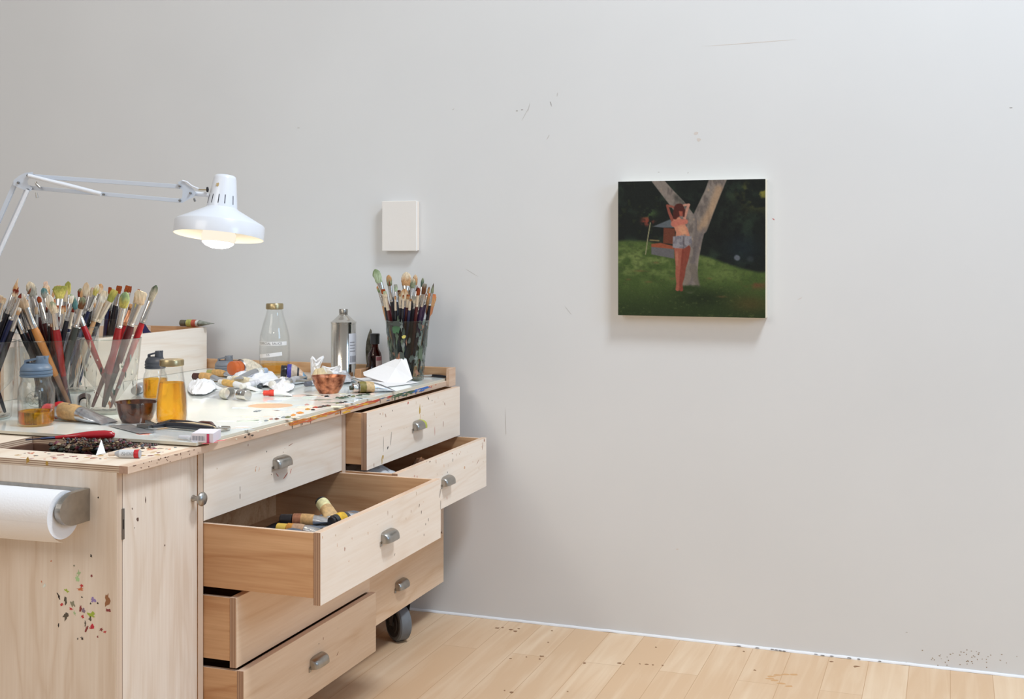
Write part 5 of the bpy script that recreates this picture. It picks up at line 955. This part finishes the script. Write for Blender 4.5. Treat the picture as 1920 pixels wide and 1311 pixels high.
crumple('brown_rag', 'rust-brown stained rag behind the paper bag in the right drawer', 'rag', [Vector((-1.79, 4.06, fl2)), Vector((-1.79, 4.22, fl2)), Vector((-1.92, 4.22, fl2)), Vector((-1.92, 4.06, fl2))], lambda u, v: .01 + .115 * math.sin(math.pi * u) ** .6 * math.sin(math.pi * v) ** .6, pbr('rust_rag', rgb(140, 92, 58), .8, noise_scale=30, col2=rgb(60, 40, 30)), 50, 14, .012) 

# ------------------------------------------------------------------ desk lamp
LD = 3.9; lk = LD / f_px
def L(x, y, dd=0): return atd(x, y, LD + dd)
lamp = thing('desk_lamp', 'white spring-arm desk lamp switched on over the palette', 'lamp', onz(-132, 775, TZ + .0006))
axl = (R_ * 9 + U_ * 116.5 + F_ * 16).normalized(); c0 = L(410, 444)
o_ = [(.1425, 0), (.1425, .041), (.139, .046), (.056, .089), (.0495, .094), (.0365, .188), (.034, .197), (.030, .200)]
mb = MB(); mb.lathe(o_ + [(.001, .2005)], c0, axl, 56, 0, closed=True)
mb.lathe([(.1425, 0), (.1395, .0005), (.1395, .040), (.136, .044), (.054, .086), (.047, .092), (.034, .186), (.001, .187)], c0, axl, 56, 1, closed=True)
u_ = (R_ - axl * R_.dot(axl)).normalized(); v_ = axl.cross(u_)
for px_off in (-22, -13, -1, 10, 22):
    a = math.asin(max(-1, min(1, px_off * 1.02 / 26.5))); dirv = u_ * math.sin(a) - v_ * math.cos(a)
    if dirv.dot(F_) > 0: dirv = u_ * math.sin(a) + v_ * math.cos(a)
    r0, r1 = .0482, .0442; h0, h1 = .103, .132
    mb.bar(c0 + axl * h0 + dirv * r0, c0 + axl * h1 + dirv * r1, .0024, .0016, dirv, 2)
pd = (u_ * -.30 - v_ * .954).normalized()
if pd.dot(F_) > 0: pd = (u_ * -.30 + v_ * .954).normalized()
mb.splat(c0 + axl * .163 + pd * .0400, u_ * .0045, axl * .006, 3, rs, 10, .3, .0015)
mb.build('lamp_shade', [WHITE_ENAMEL, SHADE_IN, pbr('slot_dark', rgb(40, 44, 58), .7), paint(186, 160, 112)], lamp)
m, nt, out = nmat('lit_bulb'); em = node(nt, 'ShaderNodeEmission'); em.inputs[0].default_value = (1, .86, .66, 1); em.inputs[1].default_value = 120; nt.links.new(em.outputs[0], out.inputs[0]); bulb_front = m
m, nt, out = nmat('glowing_frosted_glass'); em = node(nt, 'ShaderNodeEmission'); em.inputs[0].default_value = (1, .9, .74, 1); em.inputs[1].default_value = 1.1; nt.links.new(em.outputs[0], out.inputs[0])
mb = MB(); mb.lathe([(.018, .10), (.022, .07), (.045, .035), (.054, .012), (.055, -.002), (.050, -.016), (.038, -.026), (.020, -.032), (.001, -.034)], c0 - axl * .004, axl, 40, 0, mis=[0, 0, 0, 0, 0, 1, 1, 1]); mb.build('bulb', [m, bulb_front], lamp)
def lbar(name, a, b, w, h, dd=0, mat=LAMP_GREY):
    mb = MB(); mb.bar(L(*a, dd), L(*b, dd), w * lk, h * lk, U_ if abs(a[0] - b[0]) > abs(a[1] - b[1]) else R_, 0); return mb.build(name, mat, lamp, bevel=.001)
lbar('upper_arm', (52, 330), (338, 350), 6, 8, .008); lbar('upper_arm', (56, 352), (338, 376.5), 6, 7.5, .008)
lbar('lower_arm', (30, 341), (-148, 742), 6, 8, .008); lbar('lower_arm', (52, 354), (-128, 752), 6, 9, .008)
mb = MB(); mb.tube([L(53, 329, -.012), L(95, 340, -.012), L(120, 346, -.013), L(190, 364, -.012)], [.0062, .0066, .0076, .0072], 14); sp_ = mb.build('spring_tube', WHITE_ENAMEL, lamp)
mb = MB(); mb.tube([L(52, 356, -.012), L(-120, 735, -.012)], [.006, .006], 14); mb.build('spring_tube', WHITE_ENAMEL, lamp)
def lplate(name, pts, d0, d1, mat=LAMP_GREY):
    mb = MB(); n = len(pts); b = mb.add([L(x, y, d0) for x, y in pts] + [L(x, y, d1) for x, y in pts]); mb.face([b + i for i in range(n)], 0); mb.face([b + n + i for i in range(n)][::-1], 0)
    for i in range(n): mb.face((b + i, b + (i + 1) % n, b + n + (i + 1) % n, b + n + i), 0)
    return mb.build(name, mat, lamp, bevel=.0008)
EL = [(25, 347), (26, 338), (36, 330), (47, 324.5), (62, 323), (60, 329), (54, 334), (51, 340), (53, 347), (60, 352), (58, 358), (46, 356)]
lplate('elbow_bracket', EL, -.004, .0); lplate('elbow_bracket', EL, .016, .020)
HB = [(334, 342), (342, 338), (350, 346), (362, 354), (367, 362), (363, 369), (352, 374), (342, 380), (336, 379), (342, 370), (343, 358), (338, 351)]
lplate('head_bracket', HB, -.004, 0); lplate('head_bracket', HB, .016, .020)
mb = MB(); mb.tube([L(362, 363, .008), L(386, 365, .01), L(398, 368, .012)], [.008, .007, .007], 12); mb.build('head_stem', WHITE_ENAMEL, lamp)
mb = MB(); mb.tube([L(342, 339, -.006), L(350, 341, -.006), L(360, 349, -.006), L(372, 354, -.006)], .0028, 8); mb.build('cable', WHITE_ENAMEL, lamp)
mb = MB(); mb.tube([L(372, 356, -.006), L(387, 356, -.004)], .0016, 8, 0); mb.lathe([(.004, -.003), (.0085, -.002), (.0085, .002), (.003, .004)], L(389, 355.5, -.004), R_, 16, 1); mb.build('knob', [BRASS, BLACK_PL], lamp)
mb = MB(); mb.tube([L(364, 372, -.006), L(366, 378, -.006)], [.003, .0035], 8); mb.build('wing_nut', STEEL_DK, lamp)
mb = MB(); mb.tube([L(67, 341, -.008), L(69, 346, -.008), L(75, 352, -.008)], [.003, .0042, .003], 8); mb.tube([L(68, 361, -.008), L(70, 371, -.008)], [.003, .0045], 8); mb.build('wing_nut', STEEL, lamp)
for (x, y) in [(52, 329), (34, 342.5), (51.5, 355.5), (337, 349), (357, 362), (337, 376), (194, 364.5)]:
    mb = MB(); mb.lathe([(.0038, .006), (.0038, -.002), (.001, -.004)], L(x, y, -.008), F_, 12, 0); mb.build('bolt', STEEL_DK, lamp)
mb = MB(); bb_ = onz(-132, 775, TZ + .0006); mb.lathe([(.085, 0), (.085, .008), (.078, .014), (.02, .018), (.014, .022), (.014, .062), (.001, .063)], bb_, seg=36); mb.build('base', LAMP_GREY, lamp)
lplate('base_bracket', [(-152, 738), (-122, 738), (-120, 757), (-128, 768), (-136, 768), (-150, 757)], -.004, .020)

# ------------------------------------------------------------------ the white panel and the painting on the wall
c = ony(749.5, 424, 4.558); 
x0, x1 = ony(716.3, 424, 4.553).x, ony(780.5, 424, 4.553).x; z0, z1 = ony(749, 470.5, 4.553).z, ony(749, 377, 4.553).z
wpan = thing('blank_canvas', 'small blank white painting panel hanging on the wall above the tin can', 'canvas', ((x0 + x1) / 2, WY, z0))
mb = MB(); mb.box(x0, x1, 4.553, 4.565, z0, z1, 0); mb.build('white_panel', pbr('gesso_white', rgb(236, 232, 228), .6, bump=.03, noise_scale=80), wpan, bevel=.0012)
mb = MB(); mb.box(x0 + .002, x1 - .001, 4.566, WY - .0005, z0 + .002, z1 - .002, 0); mb.build('cradle', pbr('cradle_cream', rgb(238, 226, 214), .6), wpan, bevel=.001)
PY = 4.538
x0, x1 = ony(1159, 465, PY).x, ony(1435.3, 465, PY).x; z0, z1 = 1.2405, 1.7555
pic = thing('painting', 'square oil painting of a woman standing against a forked tree in a dark garden', 'painting', ((x0 + x1) / 2, WY, z0))
mb = MB(); mb.box(x0, x1, PY + .0012, WY - .0006, z0, z1, 0); mb.build('stretcher_panel', pbr('panel_edge_cream', rgb(238, 228, 206), .55), pic, bevel=.0008)
W_, H_ = 260, 240
uu, vv = np.meshgrid(np.linspace(0, 1, W_), np.linspace(0, 1, H_))       # v runs downwards
rng = np.random.RandomState(4)
def vnoise(fx, fy, seed):
    r = np.random.RandomState(seed); gx, gy = int(fx) + 2, int(fy) + 2; g = r.rand(gy, gx); X = uu * fx; Y = vv * fy
    i, j = X.astype(int), Y.astype(int); a, b = X - i, Y - j; a = a * a * (3 - 2 * a); b = b * b * (3 - 2 * b)
    return (g[j, i] * (1 - a) + g[j, i + 1] * a) * (1 - b) + (g[j + 1, i] * (1 - a) + g[j + 1, i + 1] * a) * b
def fbm(fx, fy, s): return (vnoise(fx, fy, s) + .5 * vnoise(fx * 2, fy * 2, s + 1) + .25 * vnoise(fx * 4, fy * 4, s + 2)) / 1.75
img = np.zeros((H_, W_, 3))
C3 = lambda r, g, b: np.array([r, g, b], float)
def lay(col, mask):
    global img
    img = img * (1 - mask[..., None]) + col * mask[..., None]
def sm(x, a, b): t = np.clip((x - a) / (b - a), 0, 1); return t * t * (3 - 2 * t)
PXu = lambda x: (x - 135) / 960.0
PXv = lambda y: (y - 138) / 872.0
def cap(pts, soft=.004):
    """mask of a tapering stroke through (x, y, half width) points given in crop pixels"""
    out_ = np.zeros((H_, W_))
    for (xa, ya, wa), (xb, yb, wb) in zip(pts[:-1], pts[1:]):
        ax_, ay_, bx_, by_ = PXu(xa), PXv(ya), PXu(xb), PXv(yb); dx, dy = bx_ - ax_, by_ - ay_
        t = np.clip(((uu - ax_) * dx + (vv - ay_) * dy) / (dx * dx + dy * dy + 1e-9), 0, 1)
        dist = np.hypot(uu - ax_ - t * dx, (vv - ay_ - t * dy) * .91); w = (wa + (wb - wa) * t) / 960.0
        out_ = np.maximum(out_, 1 - sm(dist, w - soft, w + soft))
    return out_
def poly(pts, soft=.004):
    d = np.ones((H_, W_)); n = len(pts)
    for i in range(n):
        xa, ya = PXu(pts[i][0]), PXv(pts[i][1]); xb, yb = PXu(pts[(i + 1) % n][0]), PXv(pts[(i + 1) % n][1])
        l = math.hypot(xb - xa, yb - ya); s = ((xb - xa) * (vv - ya) - (yb - ya) * (uu - xa)) / l
        d = np.minimum(d, sm(s, -soft, soft))
    return d
fol = fbm(9, 9, 10); fol2 = fbm(26, 24, 20)
img[:] = C3(18, 24, 22); lay(C3(38, 52, 40), sm(fol, .5, .8) * .7); lay(C3(10, 14, 16), sm(fol2, .5, .75) * .6); lay(C3(44, 54, 30), sm(fol2, .62, .8) * .5 * (uu < .3))
lay(C3(120, 116, 50), np.clip(sm(fbm(18, 18, 31), .38, .62) * np.exp(-(((uu - .97) / .12) ** 2 + ((vv - .08) / .11) ** 2)), 0, 1))
lay(C3(20, 34, 44), .6 * np.exp(-(((uu - .85) / .12) ** 2 + ((vv - .5) / .1) ** 2)))
edge = .44 + .10 * sm(uu, .15, .5) + .13 * sm(uu, .5, 1.0) + .02 * (fbm(12, 3, 41) - .5)
gr = sm(vv, edge - .012, edge + .02); gn = fbm(16, 22, 51); gn2 = fbm(50, 70, 61)
lay(C3(62, 80, 38), gr); lay(C3(104, 118, 66), gr * sm(gn, .35, .75) * np.exp(-(((vv - .60) / .14) ** 2)) * (.5 + .5 * (1 - uu)))
lay(C3(96, 112, 60), gr * .8 * np.exp(-(((uu - .72) / .14) ** 2 + ((vv - .68) / .05) ** 2))); lay(C3(30, 42, 22), gr * sm(vv, .74, 1.0) * .75)
lay(C3(24, 34, 20), gr * .8 * np.exp(-(((uu - .58) / .2) ** 2 + ((vv - .86) / .07) ** 2))); lay(C3(40, 54, 28), gr * sm(gn2, .5, .8) * .5); lay(C3(120, 124, 70), gr * sm(gn2, .62, .85) * .25)
lay(C3(96, 60, 40), gr * .8 * sm(gn, .3, .6) * np.exp(-(((uu - .93) / .09) ** 2 + ((vv - .765) / .025) ** 2))); lay(C3(84, 62, 34), gr * .5 * np.exp(-(((uu - .9) / .12) ** 2 + ((vv - .9) / .06) ** 2)))
for (x, y, w) in [(340, 790, 22), (205, 775, 16), (390, 665, 18), (740, 765, 16), (820, 880, 30), (500, 768, 16), (280, 720, 40)]: lay(C3(104, 76, 48), gr * .55 * np.exp(-(((uu - PXu(x)) / (w / 960)) ** 2 + ((vv - PXv(y)) / .007) ** 2)))
# little house, porch and flower stand
lay(C3(84, 90, 94), poly([(350, 440), (480, 388), (520, 392), (520, 448), (440, 440)])); lay(C3(96, 52, 38), poly([(440, 440), (515, 446), (515, 548), (436, 540)])); lay(C3(136, 72, 50), poly([(358, 545), (420, 538), (510, 560), (510, 580), (358, 566)])); lay(C3(92, 90, 92), poly([(358, 564), (510, 578), (510, 640), (358, 612)])); lay(C3(20, 24, 20), .7 * poly([(358, 612), (510, 640), (640, 700), (640, 640), (510, 645), (358, 622)]))
lay(C3(150, 128, 84), .8 * cap([(350, 520, 4), (408, 524, 4)])); lay(C3(132, 128, 98), cap([(352, 408, 3.5), (336, 500, 3.5), (320, 612, 3)], .002)); lay(C3(118, 56, 44), sm(fbm(40, 40, 71), .4, .6) * np.exp(-(((uu - PXu(335)) / .048) ** 2 + ((vv - PXv(395)) / .04) ** 2) ** 2)); lay(C3(70, 92, 50), sm(fbm(40, 40, 73), .45, .65) * .8 * np.exp(-(((uu - PXu(345)) / .05) ** 2 + ((vv - PXv(345)) / .03) ** 2)))
# tree
bark = fbm(40, 14, 81); trunk = np.maximum.reduce([cap([(612, 812, 50), (618, 760, 40), (632, 640, 38), (645, 520, 48), (655, 430, 62)]), cap([(640, 440, 50), (540, 300, 44), (470, 220, 38), (395, 130, 34)]), cap([(668, 430, 62), (716, 320, 56), (760, 220, 52), (800, 120, 54)])])
lay(C3(124, 114, 106), trunk); lay(C3(92, 84, 80), trunk * sm(bark, .5, .75) * .8); lay(C3(184, 156, 124), trunk * sm(bark, .3, .1) * .7)
lay(C3(176, 140, 104), .55 * trunk * cap([(690, 440, 26), (750, 330, 24), (800, 200, 26)], .02)); lay(C3(86, 80, 82), .7 * trunk * cap([(610, 790, 18), (640, 640, 12), (690, 480, 12), (700, 450, 10)], .02)); lay(C3(80, 74, 76), .6 * trunk * cap([(640, 340, 8), (660, 420, 10), (640, 560, 10)], .02)); lay(C3(40, 44, 40), .5 * trunk * cap([(590, 300, 20), (520, 240, 14)], .02))
lay(C3(120, 110, 100), cap([(575, 812, 14), (598, 770, 20), (612, 700, 30)], .01)); lay(C3(104, 96, 88), cap([(668, 815, 10), (650, 770, 18), (634, 700, 26)], .01))
win = np.exp(-((uu - PXu(612)) / .085) ** 4)
lay(C3(40, 54, 28), sm(vv + .012 * (gn2 - .5), PXv(800), PXv(822)) * win * np.exp(-((vv - PXv(825)) / .05) ** 4))
# standing figure with raised arms
skin = C3(180, 120, 96); leg = C3(146, 82, 66)
lay(C3(132, 72, 60), cap([(500, 395, 11), (478, 345, 9), (464, 298, 8), (500, 306, 7), (524, 318, 7)], .003)); lay(C3(176, 128, 110), cap([(578, 378, 10), (590, 335, 9), (606, 294, 8), (578, 296, 7), (556, 304, 6)], .003))
lay(leg, cap([(541, 575, 31), (542, 640, 27), (540, 690, 20), (538, 740, 20), (536, 800, 12), (532, 835, 13)], .003)); lay(C3(122, 60, 48), cap([(590, 575, 27), (580, 640, 24), (568, 700, 18), (562, 750, 17), (553, 800, 11), (556, 838, 12)], .003)); lay(C3(180, 124, 102), .5 * cap([(528, 600, 8), (528, 680, 6)], .008)); lay(C3(110, 48, 40), .6 * cap([(566, 590, 6), (560, 680, 4)], .006))
lay(skin, cap([(530, 395, 26), (545, 430, 36), (562, 465, 40), (565, 492, 46)], .004)); lay(C3(200, 146, 112), .7 * cap([(560, 450, 20), (575, 475, 20)], .014)); lay(C3(176, 104, 88), cap([(508, 416, 20), (545, 405, 18), (584, 402, 16)], .005))
lay(C3(132, 128, 132), poly([(502, 484), (560, 490), (622, 482), (630, 576), (575, 574), (560, 584), (500, 568)], .004)); lay(C3(92, 88, 96), .6 * sm(fbm(60, 50, 91), .5, .7) * poly([(502, 484), (622, 482), (630, 576), (500, 568)])); lay(C3(70, 62, 66), .6 * cap([(572, 500, 5), (572, 570, 5)], .005))
lay(C3(70, 30, 26), cap([(540, 318, 32), (526, 350, 26), (516, 374, 14)], .004)); lay(C3(150, 78, 62), cap([(556, 338, 15), (556, 356, 12)], .004)); lay(C3(70, 30, 26), cap([(548, 312, 26), (574, 330, 9), (572, 366, 6)], .004))
lay(C3(104, 108, 118), .8 * cap([(914, 632, 17), (918, 634, 17)], .006)); lay(C3(50, 56, 60), .6 * cap([(995, 640, 16), (1005, 640, 16)], .01))
img += (rng.rand(H_, W_, 1) - .5) * 7; img *= (.93 + .14 * fbm(90, 90, 99))[..., None]
lin = np.clip(img / 255.0, 0, 1); lin = np.where(lin <= .04045, lin / 12.92, ((lin + .055) / 1.055) ** 2.4)
mb = MB(); mb.grid(lambda u, v: (x0 + (x1 - x0) * u, PY - .0004 * 1, z1 + (z0 - z1) * v), W_ - 1, H_ - 1, 0)
m, nt, out = nmat('oil_painting'); p = node(nt, 'ShaderNodeBsdfPrincipled'); nt.links.new(p.outputs[0], out.inputs[0]); p.inputs['Roughness'].default_value = .5; p.inputs['Specular IOR Level'].default_value = .25
at = node(nt, 'ShaderNodeAttribute', attribute_name='pigment'); nt.links.new(at.outputs['Color'], p.inputs['Base Color'])
face = mb.build('painted_face', m, pic)
ca = face.data.color_attributes.new('pigment', 'FLOAT_COLOR', 'POINT'); ca.data.foreach_set('color', np.concatenate([lin.reshape(-1, 3), np.ones((W_ * H_, 1))], 1).astype(np.float32).ravel())

# ------------------------------------------------------------------ light, sky, camera
def area(name, loc, aim, sx, sy, power, col):
    l = bpy.data.lights.new(name, 'AREA'); l.shape = 'RECTANGLE'; l.size = sx * K; l.size_y = sy * K; l.energy = power * K * K; l.color = col
    o = bpy.data.objects.new(name, l); COL.objects.link(o); o.location = Vector(loc) * K
    o.rotation_euler = (Vector(aim) - Vector(loc)).to_track_quat('-Z', 'Y').to_euler(); return o
area('skylight', (1.15, 2.5, 6.0), (-1.0, 3.6, 0.8), 1.05, 1.0, 262, (0.83, 0.92, 1.0))
area('left_warm_fill', (-3.6, -1.2, 3.9), (-3.0, 4.2, 1.0), 2.6, 2.2, 72, (1.0, 0.95, 0.88))  # unseen warm fill, added to brighten the left wall and end panel
area('window_daylight', (4.4, 1.8, 3.3), (0.6, 4.4, 2.3), 1.8, 1.8, 84, (0.45, 0.70, 1.0))
w = bpy.data.worlds.new('studio_ambient'); S.world = w; w.use_nodes = True; nt = w.node_tree
bg = nt.nodes['Background']; tc = node(nt, 'ShaderNodeTexCoord'); sp = node(nt, 'ShaderNodeSeparateXYZ'); nt.links.new(tc.outputs['Generated'], sp.inputs[0])
mr = node(nt, 'ShaderNodeMapRange'); mr.inputs[1].default_value = -.5; mr.inputs[2].default_value = .2; nt.links.new(sp.outputs[2], mr.inputs[0])
rp = node(nt, 'ShaderNodeValToRGB'); rp.color_ramp.elements[0].color = (.27, .22, .17, 1); rp.color_ramp.elements[1].color = (1.0, .97, .935, 1); nt.links.new(mr.outputs[0], rp.inputs[0]); nt.links.new(rp.outputs[0], bg.inputs[0])
bg.inputs[1].default_value = 0.42

cam = bpy.data.cameras.new('camera'); co = bpy.data.objects.new('camera', cam); COL.objects.link(co); S.camera = co
co.location = CAM * K; co.rotation_euler = (math.pi / 2, 0, TH)
cam.sensor_fit = 'HORIZONTAL'; cam.sensor_width = 36; cam.lens = f_px / 1920 * 36
cam.shift_x = 0.0; cam.shift_y = -(1311 / 2 - hor_px) / 1920
cam.clip_start = .05
S.view_settings.view_transform = 'Standard'; S.view_settings.look = 'None'; S.view_settings.gamma = 1; S.view_settings.use_curve_mapping = False
S.view_settings.exposure = -0.10
S.cycles.transparent_max_bounces = 48; S.cycles.max_bounces = 14; S.cycles.transmission_bounces = 12; S.cycles.sample_clamp_indirect = 6
S.cycles.use_denoising = True
for o in list(bpy.data.objects):
    if '_org' in o: del o['_org']
